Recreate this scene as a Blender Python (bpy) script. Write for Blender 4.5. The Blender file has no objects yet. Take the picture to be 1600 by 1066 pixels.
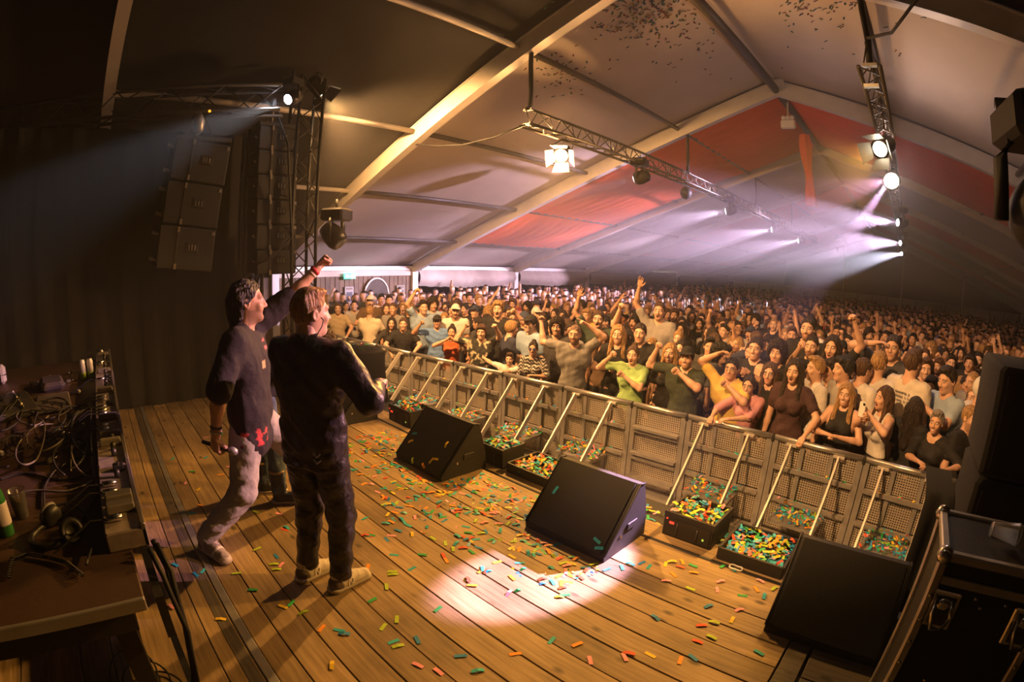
import bpy, bmesh, math, random
import numpy as np
from mathutils import Vector, Matrix, Euler
random.seed(7); RNG = np.random.default_rng(7)
C = bpy.context.scene.collection
SC = bpy.context.scene
# ------------------------------------------------------------------ camera (fisheye, fitted from the photo's straight lines)
CAM_H = 1.85
F_PX, K3 = 787.2087, -0.01675873
YAW, PITCH, ROLL = 0.765337, -0.159362, 0.0360297
def _rot(yaw, pitch, roll):
    cy, sy, cp, sp, cr, sr = [g(a) for a in (yaw, pitch, roll) for g in (math.cos, math.sin)]
    B = Matrix(((1, 0, 0), (0, 0, -1), (0, 1, 0)))
    return Matrix(((cy, -sy, 0), (sy, cy, 0), (0, 0, 1))) @ Matrix(((1, 0, 0), (0, cp, -sp), (0, sp, cp))) @ B @ Matrix(((cr, -sr, 0), (sr, cr, 0), (0, 0, 1)))
CR = _rot(YAW, PITCH, ROLL)
cd = bpy.data.cameras.new('camera'); cam = bpy.data.objects.new('camera', cd); C.objects.link(cam)
cam.matrix_world = Matrix.Translation((0, 0, CAM_H)) @ CR.to_4x4()
cd.type = 'PANO'; cd.sensor_fit = 'HORIZONTAL'; cd.sensor_width = 36.0; cd.sensor_height = 36.0 * 1066 / 1600
cd.panorama_type = 'FISHEYE_LENS_POLYNOMIAL'
_m = 1600 / 36.0 / F_PX
cd.fisheye_fov = math.radians(200)
cd.fisheye_polynomial_k0 = 0.0; cd.fisheye_polynomial_k1 = -_m; cd.fisheye_polynomial_k2 = 0.0
cd.fisheye_polynomial_k3 = -K3 * _m ** 3; cd.fisheye_polynomial_k4 = 0.0
cd.clip_start = 0.02; cd.clip_end = 300
SC.camera = cam
def ray(px, py):
    x, y = px - 800.0, py - 533.0; r = math.hypot(x, y) / F_PX; th = r + K3 * r ** 3
    s = math.sin(th) / max(r, 1e-9) / F_PX
    return CR @ Vector((x * s, -y * s, -math.cos(th)))
def on_z(px, py, z): v = ray(px, py); return v * ((z - CAM_H) / v.z) + Vector((0, 0, CAM_H))
def on_y(px, py, y): v = ray(px, py); return v * (y / v.y) + Vector((0, 0, CAM_H))
def on_x(px, py, x): v = ray(px, py); return v * (x / v.x) + Vector((0, 0, CAM_H))
# ------------------------------------------------------------------ view, world
SC.view_settings.view_transform = 'Standard'; SC.view_settings.look = 'None'
SC.view_settings.gamma = 1.0; SC.view_settings.use_curve_mapping = False
SC.view_settings.exposure = -0.08
wd = bpy.data.worlds.new('night'); SC.world = wd; wd.use_nodes = True
wd.node_tree.nodes['Background'].inputs[0].default_value = (0.02, 0.018, 0.02, 1)
wd.node_tree.nodes['Background'].inputs[1].default_value = 0.3
SC.cycles.volume_bounces = 0; SC.cycles.max_bounces = 6; SC.cycles.diffuse_bounces = 3
SC.cycles.volume_max_steps = 40; SC.cycles.volume_step_rate = 1.0; SC.cycles.sample_clamp_indirect = 4.0; SC.cycles.adaptive_threshold = 0.02
# ------------------------------------------------------------------ lights (each sits in a lamp built further down; the two wash lamps are added)
WARM = (1.0, 0.50, 0.17); AMBER = (1.0, 0.47, 0.075); COOL = (0.80, 0.78, 1.0); PINK = (1.0, 0.62, 0.72); LILAC = (0.92, 0.66, 1.0)
def spot(name, loc, target, watts, color, deg, blend=0.25, radius=0.08):
    l = bpy.data.lights.new(name, 'SPOT'); l.energy = watts; l.color = color; l.spot_size = math.radians(deg); l.spot_blend = blend; l.shadow_soft_size = radius
    o = bpy.data.objects.new(name, l); C.objects.link(o); o.location = loc
    o.rotation_euler = (Vector(target) - Vector(loc)).to_track_quat('-Z', 'Y').to_euler(); return o
def point(name, loc, watts, color, radius=0.08):
    l = bpy.data.lights.new(name, 'POINT'); l.energy = watts; l.color = color; l.shadow_soft_size = radius
    o = bpy.data.objects.new(name, l); C.objects.link(o); o.location = loc; return o
LT_X, RT_X, LAMP_Z = -4.35, -0.30, 3.30          # the two lighting trusses run along the hall
# fresnel front lights that wash the stage
spot('fresnel_light', (LT_X, 5.28, 3.26), (-1.9, 0.6, 0.0), 850, AMBER, 70, 0.5, 0.06)
spot('fresnel_light', (RT_X - 0.10, 5.66, 3.24), (-2.9, 0.9, 0.2), 1150, AMBER, 62, 0.5, 0.06)
point('fresnel_spill_light', (LT_X - .05, 5.25, 3.20), 420, WARM, 0.07)
# the round lamp throws the pale patch on the planks
spot('round_lamp_light', (-0.29, 7.27, 3.26), (-1.62, 2.10, 0.0), 17000, (0.95, 0.58, 0.95), 7.4, 0.5, 0.02)
point('bright_lamp_light', (-0.25, 7.22, 3.26), 60, (1.0, 0.72, 0.66), 0.10)
# beams through the haze over the crowd: (truss x, y, target, watts, colour, cone)
BEAMS = [(LT_X, 7.25, (-9.4, 6.3, 2.2), 2000, COOL, 12), (LT_X, 11.6, (-12.5, 9.0, 1.2), 5500, LILAC, 26), (LT_X, 15.9, (-12.5, 12.2, 1.2), 9000, LILAC, 26),
         (LT_X, 20.0, (-12.5, 15.6, 1.0), 10000, LILAC, 26), (RT_X, 12.1, (-9.0, 7.8, 2.8), 8000, LILAC, 28), (RT_X, 17.4, (-9.0, 11.6, 2.1), 16000, LILAC, 28), (RT_X, 22.6, (-7.0, 15.4, 1.2), 16000, COOL, 22)]
for bx, by, tg, w, col, dg in BEAMS:
    spot('moving_head_light', (bx, by, LAMP_Z), tg, w, col, dg, 0.6, 0.06)
spot('moving_head_light', (-5.75, 2.02, 3.73), (-4.7, -0.5, 2.2), 1500, (0.9, 0.95, 1.0), 20, 0.5, 0.05)
# added audience wash; its lamps on the tower and above the stage are invented
spot('added_wash_light', (-6.03, 2.72, 3.93), (-6.6, 9.0, -0.9), 2900, WARM, 128, 0.9, 0.10)
spot('added_wash_light', (-2.2, 0.3, 4.3), (-0.3, 8.0, -0.8), 2500, WARM, 62, 0.6, 0.10)
# the same round lamp rims the two performers
spot('round_lamp_light', (-0.31, 7.27, 3.27), (-2.8, 0.95, 1.25), 3200, (1.0, 0.45, 0.66), 17, 0.5, 0.04)
# ------------------------------------------------------------------ helpers
def _bsdf(m): return m.node_tree.nodes['Principled BSDF']
MATS = {}
def mat(name, col, rough=0.6, metal=0.0, noise=0.0, nscale=8.0, bump=0.0, bscale=30.0, emit=None, estr=0.0, coat=0.0, objcol=False, alpha=None, trans=0.0, stretch=None, objrand=0.0):
    if name in MATS: return MATS[name]
    m = bpy.data.materials.new(name); m.use_nodes = True; nt = m.node_tree; b = _bsdf(m); N = nt.nodes; L = nt.links
    b.inputs['Base Color'].default_value = (*col, 1); b.inputs['Roughness'].default_value = rough; b.inputs['Metallic'].default_value = metal
    if coat: b.inputs['Coat Weight'].default_value = coat
    if trans: b.inputs['Transmission Weight'].default_value = trans
    if emit: b.inputs['Emission Color'].default_value = (*emit, 1); b.inputs['Emission Strength'].default_value = estr
    src = None
    if objcol:
        oi = N.new('ShaderNodeObjectInfo'); src = oi.outputs['Color']
    if noise or bump:
        tc = N.new('ShaderNodeTexCoord'); vec = tc.outputs['Object']
        if stretch:
            mp = N.new('ShaderNodeMapping'); mp.inputs['Scale'].default_value = stretch; L.new(vec, mp.inputs['Vector']); vec = mp.outputs['Vector']
    if noise:
        nz = N.new('ShaderNodeTexNoise'); nz.inputs['Scale'].default_value = nscale; nz.inputs['Detail'].default_value = 5; L.new(vec, nz.inputs['Vector'])
        mr = N.new('ShaderNodeMapRange'); mr.inputs['To Min'].default_value = 1 - noise; mr.inputs['To Max'].default_value = 1 + noise * 0.6; L.new(nz.outputs['Fac'], mr.inputs['Value'])
        mx = N.new('ShaderNodeMix'); mx.data_type = 'RGBA'; mx.blend_type = 'MULTIPLY'; mx.inputs['Factor'].default_value = 1.0
        if src: L.new(src, mx.inputs['A'])
        else: mx.inputs['A'].default_value = (*col, 1)
        L.new(mr.outputs['Result'], mx.inputs['B']); src = mx.outputs['Result']
    if src: L.new(src, b.inputs['Base Color'])
    if bump:
        nz2 = N.new('ShaderNodeTexNoise'); nz2.inputs['Scale'].default_value = bscale; nz2.inputs['Detail'].default_value = 6; L.new(vec, nz2.inputs['Vector'])
        bp = N.new('ShaderNodeBump'); bp.inputs['Strength'].default_value = bump; bp.inputs['Distance'].default_value = 0.02; L.new(nz2.outputs['Fac'], bp.inputs['Height']); L.new(bp.outputs['Normal'], b.inputs['Normal'])
    MATS[name] = m; return m
def link(o, parent=None):
    C.objects.link(o)
    if parent is not None: o.parent = parent
    return o
def tag(o, label=None, cat=None, group=None, kind=None):
    if label: o['label'] = label
    if cat: o['category'] = cat
    if group: o['group'] = group
    if kind: o['kind'] = kind
    return o
def thing(name, label, cat, loc=(0, 0, 0), rz=0.0, group=None):
    o = bpy.data.objects.new(name, None); o.empty_display_size = 0.1; C.objects.link(o); o.location = loc; o.rotation_euler = (0, 0, rz)
    return tag(o, label, cat, group)
def set_mats(me, m):
    for x in (m if isinstance(m, (list, tuple)) else [m]): me.materials.append(x)
def shade(me, on=True):
    me.polygons.foreach_set('use_smooth', [on] * len(me.polygons))
class MB:
    """collects shapes in numpy-friendly lists and links them as one mesh object"""
    def __init__(s): s.v = []; s.f = []; s.mi = []; s.cur = 0
    def add(s, vs, fs):
        n = len(s.v); s.v += [tuple(v) for v in vs]; s.f += [tuple(i + n for i in f) for f in fs]; s.mi += [s.cur] * len(fs); return s
    def box(s, c, d, rot=None, bevel=0.0):
        x, y, z = d[0] / 2, d[1] / 2, d[2] / 2
        if bevel:
            b = min(bevel, x * .9, y * .9, z * .9); vs = []; 
            pts = [(-x, -y + b), (-x + b, -y), (x - b, -y), (x, -y + b), (x, y - b), (x - b, y), (-x + b, y), (-x, y - b)]
            k = (max(x, 1e-6), max(y, 1e-6))
            ins = [(px * (1 - b / k[0]), py * (1 - b / k[1])) for px, py in pts]
            for ring, zz in ((ins, -z), (pts, -z + b), (pts, z - b), (ins, z)): vs += [(p[0], p[1], zz) for p in ring]
            fs = [tuple(range(7, -1, -1)), tuple(range(24, 32))]
            for r in range(3):
                for i in range(8): j = (i + 1) % 8; fs.append((r * 8 + i, r * 8 + j, r * 8 + 8 + j, r * 8 + 8 + i))
        else:
            vs = [(-x, -y, -z), (x, -y, -z), (x, y, -z), (-x, y, -z), (-x, -y, z), (x, -y, z), (x, y, z), (-x, y, z)]
            fs = [(3, 2, 1, 0), (4, 5, 6, 7), (0, 1, 5, 4), (1, 2, 6, 5), (2, 3, 7, 6), (3, 0, 4, 7)]
        c = Vector(c)
        vs = [(rot @ Vector(v) if rot else Vector(v)) + c for v in vs]
        return s.add(vs, fs)
    def bar(s, p0, p1, w, d=None, up=(0, 0, 1)):
        p0, p1 = Vector(p0), Vector(p1); ax = (p1 - p0); L = ax.length; z = ax.normalized(); u = Vector(up)
        if abs(z.dot(u)) > 0.98: u = Vector((1, 0, 0))
        x = u.cross(z).normalized(); y = z.cross(x)
        R = Matrix((x, y, z)).transposed()
        return s.box((p0 + p1) / 2, (w, d or w, L), R)
    def tube(s, p0, p1, r, n=8, r1=None):
        p0, p1 = Vector(p0), Vector(p1); z = (p1 - p0).normalized(); u = Vector((0, 0, 1)) if abs(z.z) < 0.95 else Vector((1, 0, 0))
        x = u.cross(z).normalized(); y = z.cross(x); r1 = r if r1 is None else r1; vs = []
        for p, rr in ((p0, r), (p1, r1)):
            for i in range(n): a = 2 * math.pi * i / n; vs.append(p + x * (rr * math.cos(a)) + y * (rr * math.sin(a)))
        fs = [(i, (i + 1) % n, n + (i + 1) % n, n + i) for i in range(n)] + [tuple(range(n - 1, -1, -1)), tuple(range(n, 2 * n))]
        return s.add(vs, fs)
    def path(s, pts, r, n=6):
        pts = [Vector(p) for p in pts]; vs = []; fs = []
        for k, p in enumerate(pts):
            t = (pts[min(k + 1, len(pts) - 1)] - pts[max(k - 1, 0)]).normalized(); u = Vector((0, 0, 1)) if abs(t.z) < 0.9 else Vector((1, 0, 0))
            x = u.cross(t).normalized(); y = t.cross(x)
            rr = r[k] if isinstance(r, (list, tuple)) else r
            for i in range(n): a = 2 * math.pi * i / n; vs.append(p + x * (rr * math.cos(a)) + y * (rr * math.sin(a)))
        for k in range(len(pts) - 1):
            for i in range(n): j = (i + 1) % n; fs.append((k * n + i, k * n + j, k * n + n + j, k * n + n + i))
        fs += [tuple(range(n - 1, -1, -1)), tuple(range((len(pts) - 1) * n, len(pts) * n))]
        return s.add(vs, fs)
    def lathe(s, prof, c=(0, 0, 0), n=16, R=None):
        c = Vector(c); vs = []
        for r, z in prof:
            for i in range(n):
                a = 2 * math.pi * i / n; v = Vector((r * math.cos(a), r * math.sin(a), z)); vs.append((R @ v if R else v) + c)
        fs = [(k * n + i, k * n + (i + 1) % n, (k + 1) * n + (i + 1) % n, (k + 1) * n + i) for k in range(len(prof) - 1) for i in range(n)]
        fs += [tuple(range(n - 1, -1, -1)), tuple(range((len(prof) - 1) * n, len(prof) * n))]
        return s.add(vs, fs)
    def prism(s, poly, axis, a, b):
        """extrude a 2-D polygon along axis 'x' (poly = y,z), 'y' (poly = x,z) or 'z' (poly = x,y)"""
        f = {'x': lambda p, t: (t, p[0], p[1]), 'y': lambda p, t: (p[0], t, p[1]), 'z': lambda p, t: (p[0], p[1], t)}[axis]
        n = len(poly); vs = [f(p, a) for p in poly] + [f(p, b) for p in poly]
        fs = [tuple(range(n - 1, -1, -1)), tuple(range(n, 2 * n))] + [(i, (i + 1) % n, n + (i + 1) % n, n + i) for i in range(n)]
        return s.add(vs, fs)
    def grid(s, P):
        """P[i][j] points"""
        ni, nj = len(P), len(P[0]); vs = [p for row in P for p in row]
        return s.add(vs, [(i * nj + j, i * nj + j + 1, (i + 1) * nj + j + 1, (i + 1) * nj + j) for i in range(ni - 1) for j in range(nj - 1)])
    def mesh(s, name, m, smooth=False):
        me = bpy.data.meshes.new(name); me.from_pydata([tuple(v) for v in s.v], [], s.f); set_mats(me, m)
        if max(s.mi or [0]) > 0: me.polygons.foreach_set('material_index', s.mi)
        if smooth: shade(me)
        bm = bmesh.new(); bm.from_mesh(me); bmesh.ops.recalc_face_normals(bm, faces=bm.faces); bm.to_mesh(me); bm.free()
        me.update(); return me
    def build(s, name, m, parent=None, smooth=False):
        return link(bpy.data.objects.new(name, s.mesh(name, m, smooth)), parent)
def inst(name, me, parent=None, loc=None, rot=None):
    o = bpy.data.objects.new(name, me); link(o, parent)
    if loc is not None: o.location = loc
    if rot is not None: o.rotation_euler = rot
    return o
def copy_tree(o, parent=None):
    c = o.copy(); C.objects.link(c); c.parent = parent
    for ch in list(o.children): copy_tree(ch, c)
    return c
def struct(o): o['kind'] = 'structure'; return o
# common materials
ALU = mat('aluminium', (0.55, 0.53, 0.50), 0.38, 0.85, 0.25, 14)
ALU_D = mat('dull_aluminium', (0.42, 0.40, 0.38), 0.5, 0.7, 0.35, 10)
STEEL_D = mat('dark_steel', (0.10, 0.095, 0.09), 0.45, 0.7, 0.3, 12)
BLK = mat('black_paint', (0.018, 0.017, 0.016), 0.55, 0.0, 0.3, 20, 0.15, 120)
BLKM = mat('black_metal', (0.03, 0.028, 0.026), 0.4, 0.4, 0.2, 20)
CLOTH_B = mat('black_molton', (0.014, 0.013, 0.013), 0.95, 0, 0.3, 6, 0.2, 60)
RUB = mat('black_rubber', (0.02, 0.019, 0.018), 0.6)
CHROME = mat('chrome', (0.75, 0.73, 0.70), 0.2, 1.0)
WHITE_P = mat('white_plastic', (0.75, 0.72, 0.68), 0.45)
# ------------------------------------------------------------------ the tent hall
GZ = -0.85                                      # audience floor (stage planks are z = 0)
RX, RZ, SL = -2.44, 5.525, 0.3526               # ridge line and roof slope
XL, XR = -13.6, 8.72; EZ = RZ - SL * (RX - XL)  # eaves
BAY = 4.75; Y1 = 4.70
YF = [Y1 + BAY * (k - 1) for k in range(-1, 9)] # frames; YF[2] stands just past the stage front
YEND = YF[-1]
def roof_z(x): return RZ - SL * abs(x - RX)
ROOF = mat('tent_fabric', (0.58, 0.49, 0.40), 0.75, 0, 0.18, 1.3, 0.25, 5)
SHEET = mat('side_sheet_fabric', (0.36, 0.30, 0.25), 0.8, 0, 0.25, 4, 0.6, 14)
LINING = mat('black_lining', (0.016, 0.015, 0.014), 0.95, 0, 0.3, 3, 0.3, 6)
ORANGE = mat('orange_drape', (0.85, 0.11, 0.012), 0.8, 0, 0.25, 3, 0.5, 9, stretch=(1, 8, 1))
PALE = mat('white_drape', (0.55, 0.50, 0.44), 0.8, 0, 0.2, 3, 0.5, 9, stretch=(1, 8, 1))
BEAM = mat('rafter_aluminium', (0.72, 0.66, 0.58), 0.5, 0.2, 0.2, 5)
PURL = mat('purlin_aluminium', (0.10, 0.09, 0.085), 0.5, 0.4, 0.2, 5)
ceil = thing('ceiling', 'pitched tent roof with aluminium frames', 'roof'); struct(ceil); del ceil['category']
def roof_panel(x0, x1, y0, y1, m):
    P = []
    for i in range(13):
        u = i / 12; row = []
        for j in range(9):
            w = j / 8; x = x0 + (x1 - x0) * u
            row.append((x, y0 + (y1 - y0) * w, roof_z(x) + 0.13 + 0.02 * math.sin(9 * u) - 0.05 * math.sin(math.pi * w)))
        P.append(row)
    MB().grid(P).build('roof_panel', m, ceil, True)
PX = [-11.4, -9.05, -6.85, -4.55]
for k in range(len(YF) - 1):
    m = LINING if YF[k + 1] <= Y1 + 0.01 else ROOF
    for a, b in ((XL - 0.2, RX), (RX, XR + 0.2)): roof_panel(a, b, YF[k] + (0.0 if m is LINING else 0.06), YF[k + 1] - (0 if m is ROOF else -0.06), m)
    if YF[k + 1] > 0:
        for x in PX + [RX] + [2 * RX - q for q in PX]:
            r = 0.075 if x == RX else 0.045
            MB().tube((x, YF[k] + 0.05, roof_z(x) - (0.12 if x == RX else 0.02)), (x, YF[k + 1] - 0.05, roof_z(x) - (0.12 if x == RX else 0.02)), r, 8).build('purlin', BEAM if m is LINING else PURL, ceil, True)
def rafter_mesh(side):
    mb = MB(); a = XL if side < 0 else XR
    n = Vector((side * SL, 0, 1)).normalized()
    p0 = Vector((RX, 0, RZ - 0.02)); p1 = Vector((a, 0, EZ - 0.02))
    mb.bar(p0 - n * .04, p1 - n * .04, 0.12, 0.27, up=n)
    for dz in (0.09, -0.18): mb.bar(p0 + n * dz, p1 + n * dz, 0.15, 0.018, up=n)
    return mb.mesh('rafter', BEAM)
for side in (-1, 1):
    me = rafter_mesh(side)
    for y in YF: inst('rafter', me, ceil, (0, y, 0))
pm = MB().box((0, 0, 0), (0.34, 0.17, 0.25)).mesh('ridge_plate', BEAM)
for y in YF[2:]: inst('ridge_plate', pm, ceil, (RX, y, RZ - 0.03))
def swag(y0, y1, m, side):
    xs = [RX, PX[3], PX[1], PX[0]] if side < 0 else [RX, 2 * RX - PX[3], 2 * RX - PX[1], 2 * RX - PX[0]]
    P = []; deep = (0.20, 0.14, 0.08)
    for s in range(3):
        for i in range(0 if s == 0 else 1, 11):
            u = i / 10; x = xs[s] + (xs[s + 1] - xs[s]) * u; row = []
            for j in range(49):
                w = j / 48; y = y0 + (y1 - y0) * w
                z = roof_z(x) - 0.03 - (0.02 + deep[s] * math.sin(math.pi * u)) * math.sin(math.pi * min(1, max(0, w))) ** 0.8 + 0.018 * math.sin(w * 75 + 2 * math.sin(u * 5 + s))
                row.append((x, y, z))
            P.append(row)
    MB().grid(P).build('drape', m, ceil, True)
for k, m in ((3, ORANGE), (4, PALE), (5, ORANGE), (6, PALE), (7, ORANGE)):
    for side in (-1, 1): swag(YF[k] + 0.25, YF[k + 1] - 0.25, m, side)
# hanging drape column and frame hangers
P = []
for i in range(13):
    z = 5.2 - 1.55 * i / 12; row = []
    for j in range(17):
        a = 2 * math.pi * j / 16; r = 0.10 + 0.035 * math.cos(5 * a + i * 0.3) + 0.03 * math.sin(i * 0.7)
        row.append((RX + r * math.cos(a) + 0.03 * i / 12, 11.9 + r * math.sin(a) + 0.07 * i, z))
    P.append(row)
tag(MB().grid(P).build('drape_column', ORANGE, None, True), 'narrow orange fabric column hanging from the roof ridge', 'drape')
# ------------------------------------------------------------------ floors
DIRT = mat('hall_floor', (0.07, 0.055, 0.04), 0.85, 0, 0.4, 3)
struct(MB().box(((XL + XR) / 2 - 1, 20, GZ - 0.05), (XR - XL + 6, 46, 0.1)).build('floor', DIRT))
def wood(name, c0, c1, c2):
    m = bpy.data.materials.new(name); m.use_nodes = True; nt = m.node_tree; N = nt.nodes; L = nt.links; b = _bsdf(m)
    tc = N.new('ShaderNodeTexCoord'); oi = N.new('ShaderNodeObjectInfo'); ad = N.new('ShaderNodeVectorMath'); ad.operation = 'MULTIPLY_ADD'
    L.new(oi.outputs['Location'], ad.inputs[0]); ad.inputs[1].default_value = (3.1, 7.7, 1.3); L.new(tc.outputs['Object'], ad.inputs[2])
    mp = N.new('ShaderNodeMapping'); mp.inputs['Scale'].default_value = (0.9, 16, 16); L.new(ad.outputs[0], mp.inputs['Vector'])
    n1 = N.new('ShaderNodeTexNoise'); n1.inputs['Scale'].default_value = 3.0; n1.inputs['Detail'].default_value = 8; n1.inputs['Distortion'].default_value = 0.6; L.new(mp.outputs[0], n1.inputs['Vector'])
    cr = N.new('ShaderNodeValToRGB'); e = cr.color_ramp.elements; e[0].position = 0.3; e[0].color = (*c0, 1); e[1].position = 0.68; e[1].color = (*c1, 1); L.new(n1.outputs['Fac'], cr.inputs['Fac'])
    mp2 = N.new('ShaderNodeMapping'); mp2.inputs['Scale'].default_value = (3.4, 6.5, 6.5); L.new(ad.outputs[0], mp2.inputs['Vector'])
    vo = N.new('ShaderNodeTexVoronoi'); vo.inputs['Scale'].default_value = 1.0; L.new(mp2.outputs[0], vo.inputs['Vector'])      # knots
    kr = N.new('ShaderNodeMapRange'); kr.inputs['From Min'].default_value = 0.07; kr.inputs['From Max'].default_value = 0.17; kr.inputs['To Min'].default_value = 0.85; kr.inputs['To Max'].default_value = 0.0; L.new(vo.outputs['Distance'], kr.inputs['Value'])
    mx = N.new('ShaderNodeMix'); mx.data_type = 'RGBA'; L.new(kr.outputs[0], mx.inputs['Factor']); L.new(cr.outputs[0], mx.inputs['A']); mx.inputs['B'].default_value = (*c2, 1)
    n3 = N.new('ShaderNodeTexNoise'); n3.inputs['Scale'].default_value = 1.7; n3.inputs['Detail'].default_value = 6; L.new(ad.outputs[0], n3.inputs['Vector'])   # grime
    gr = N.new('ShaderNodeMapRange'); gr.inputs['From Min'].default_value = 0.3; gr.inputs['From Max'].default_value = 0.65; gr.inputs['To Min'].default_value = 0.5; gr.inputs['To Max'].default_value = 1.1; L.new(n3.outputs['Fac'], gr.inputs['Value'])
    rv = N.new('ShaderNodeMapRange'); rv.inputs['To Min'].default_value = 0.78; rv.inputs['To Max'].default_value = 1.12; L.new(oi.outputs['Random'], rv.inputs['Value'])
    mu = N.new('ShaderNodeMath'); mu.operation = 'MULTIPLY'; L.new(gr.outputs[0], mu.inputs[0]); L.new(rv.outputs[0], mu.inputs[1])
    m2 = N.new('ShaderNodeMix'); m2.data_type = 'RGBA'; m2.blend_type = 'MULTIPLY'; m2.inputs['Factor'].default_value = 1; L.new(mx.outputs['Result'], m2.inputs['A']); L.new(mu.outputs[0], m2.inputs['B'])
    L.new(m2.outputs['Result'], b.inputs['Base Color']); b.inputs['Roughness'].default_value = 0.62
    bp = N.new('ShaderNodeBump'); bp.inputs['Strength'].default_value = 0.25; bp.inputs['Distance'].default_value = 0.01; L.new(n1.outputs['Fac'], bp.inputs['Height']); L.new(bp.outputs['Normal'], b.inputs['Normal'])
    return m
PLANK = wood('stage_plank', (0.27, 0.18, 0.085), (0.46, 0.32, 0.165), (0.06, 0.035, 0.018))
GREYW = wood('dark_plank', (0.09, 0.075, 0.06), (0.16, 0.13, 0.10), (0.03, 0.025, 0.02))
SX0, SX1, SEAM, SFRONT = -6.95, 2.2, -0.16, 2.84
deck = thing('floor.001', 'yellow pine stage deck of long boards', 'stage floor'); struct(deck); del deck['category']; deck.name = 'floor_stage'
PP = 0.1765
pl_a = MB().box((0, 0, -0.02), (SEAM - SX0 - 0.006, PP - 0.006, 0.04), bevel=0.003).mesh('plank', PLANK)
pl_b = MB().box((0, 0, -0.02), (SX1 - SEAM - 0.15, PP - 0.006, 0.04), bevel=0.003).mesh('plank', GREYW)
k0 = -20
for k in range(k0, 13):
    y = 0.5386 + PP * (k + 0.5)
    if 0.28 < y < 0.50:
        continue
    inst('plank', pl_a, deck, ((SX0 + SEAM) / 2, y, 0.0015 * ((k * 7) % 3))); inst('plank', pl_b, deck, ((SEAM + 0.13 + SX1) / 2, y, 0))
y = 0.5386 + PP * 13; w = SFRONT - y
inst('plank', MB().box((0, 0, -0.02), (SEAM - SX0 - 0.006, w - 0.008, 0.04), bevel=0.004).mesh('plank', PLANK), deck, ((SX0 + SEAM) / 2, y + w / 2, 0))
# the doubled metal joint between two deck sections, and the cross joint at stage right
for yy, ww, zz in ((0.225, 0.08, 0.0), (0.305, 0.07, 0.004), (0.375, 0.05, 0.008)):
    MB().box(((SX0 + SEAM) / 2, yy, zz - 0.02), (SEAM - SX0 - 0.006, ww, 0.04), bevel=0.003).build('joint_strip', [ALU_D, GREYW, mat('worn_joint', (0.30, 0.26, 0.22), 0.6, 0.3, 0.6, 30)][0 if yy > 0.35 else 1], deck)
MB().box(((SX0 + SEAM) / 2, 0.47, -0.02), (SEAM - SX0 - 0.006, 0.13, 0.04), bevel=0.004).build('plank', PLANK, deck)
MB().box((SEAM + 0.065, 0, -0.018), (0.115, 5.7, 0.04), bevel=0.004).build('joint_strip', GREYW, deck)
MB().box(((SX0 + SX1) / 2, -0.1, -0.09), (SX1 - SX0, 5.88, 0.08)).build('deck_base', BLK, deck)
MB().box(((SX0 + SX1) / 2, SFRONT + 0.33, -0.06), (SX1 - SX0, 0.64, 0.06)).build('front_ledge', BLK, deck)
MB().box(((SX0 + SX1) / 2, SFRONT + 0.62, -0.47), (SX1 - SX0, 0.04, 0.76)).build('stage_skirt', CLOTH_B, deck)
MB().tube((SX0, SFRONT + 0.045, -0.012), (SX1, SFRONT + 0.045, -0.012), 0.022, 8).build('edge_cable', RUB, deck, True)
# ------------------------------------------------------------------ black stage side drape
P = []
for i in range(121):
    y = -4.2 + 6.25 * i / 120; P.append([(SX0 + 0.035 * math.sin(i * 0.9) + 0.02 * math.sin(i * 2.3), y, z) for z in (0.0, 0.6, 1.4, 2.4, 3.52)])
w = thing('wall_backdrop', 'black stage drape', 'drape'); struct(w); del w['category']
MB().grid(P).build('drape', CLOTH_B, w, True)
P = [[(x, -3.6 + 0.03 * math.sin(i * .9), z) for z in (0, 1, 2, 3, 4.2)] for i, x in enumerate(np.linspace(SX0, SX1 + 1, 80))]
MB().grid(P).build('drape', CLOTH_B, w, True)
# ------------------------------------------------------------------ left wall of the hall
WOODW = wood('wall_plank', (0.10, 0.055, 0.025), (0.21, 0.12, 0.055), (0.03, 0.02, 0.01))
wl = thing('wall_left', 'left side of the tent', 'wall'); struct(wl); del wl['category']
pm = MB().box((0, 0, 0.5), (0.14, 0.20, EZ - GZ), None).mesh('post', BEAM)
for y in YF[2:]: inst('post', MB().box((0, 0, 0), (0.14, 0.22, EZ - GZ - 0.02), bevel=0.01).mesh('post', BEAM) if y == YF[2] else bpy.data.meshes['post.001'] if 'post.001' in bpy.data.meshes else pm, wl, (XL + 0.02, y, (EZ + GZ) / 2))
MB().box((XL, (YF[2] + YEND) / 2, EZ - 0.06), (0.12, YEND - YF[2], 0.12)).build('eave_beam', BEAM, wl)
n = int((YF[3] - YF[1]) / 0.16)
pb = MB().box((0, 0, 0), (0.03, 0.148, EZ - GZ - 0.28), bevel=0.004).mesh('board', WOODW)
for i in range(n):
    y = YF[3] - 0.2 - 0.16 * i
    inst('board', pb, wl, (XL - 0.05 - 0.012 * (i % 2), y, (EZ + GZ - 0.28) / 2))
MB().box((XL - 0.02, (YF[2] + YF[3]) / 2, EZ - 0.21), (0.05, BAY - 0.24, 0.20), bevel=0.015).build('valance', ROOF, wl)
DARKO = mat('night_outside', (0.012, 0.010, 0.014), 0.9, 0, 0.5, 2)
MB().box((XL - 3.2, 24, 0.4), (0.1, 30, 3.0)).build('darkness_sheet', DARKO, wl)  # near-black sheet standing in for the darkness beyond the openings
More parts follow.
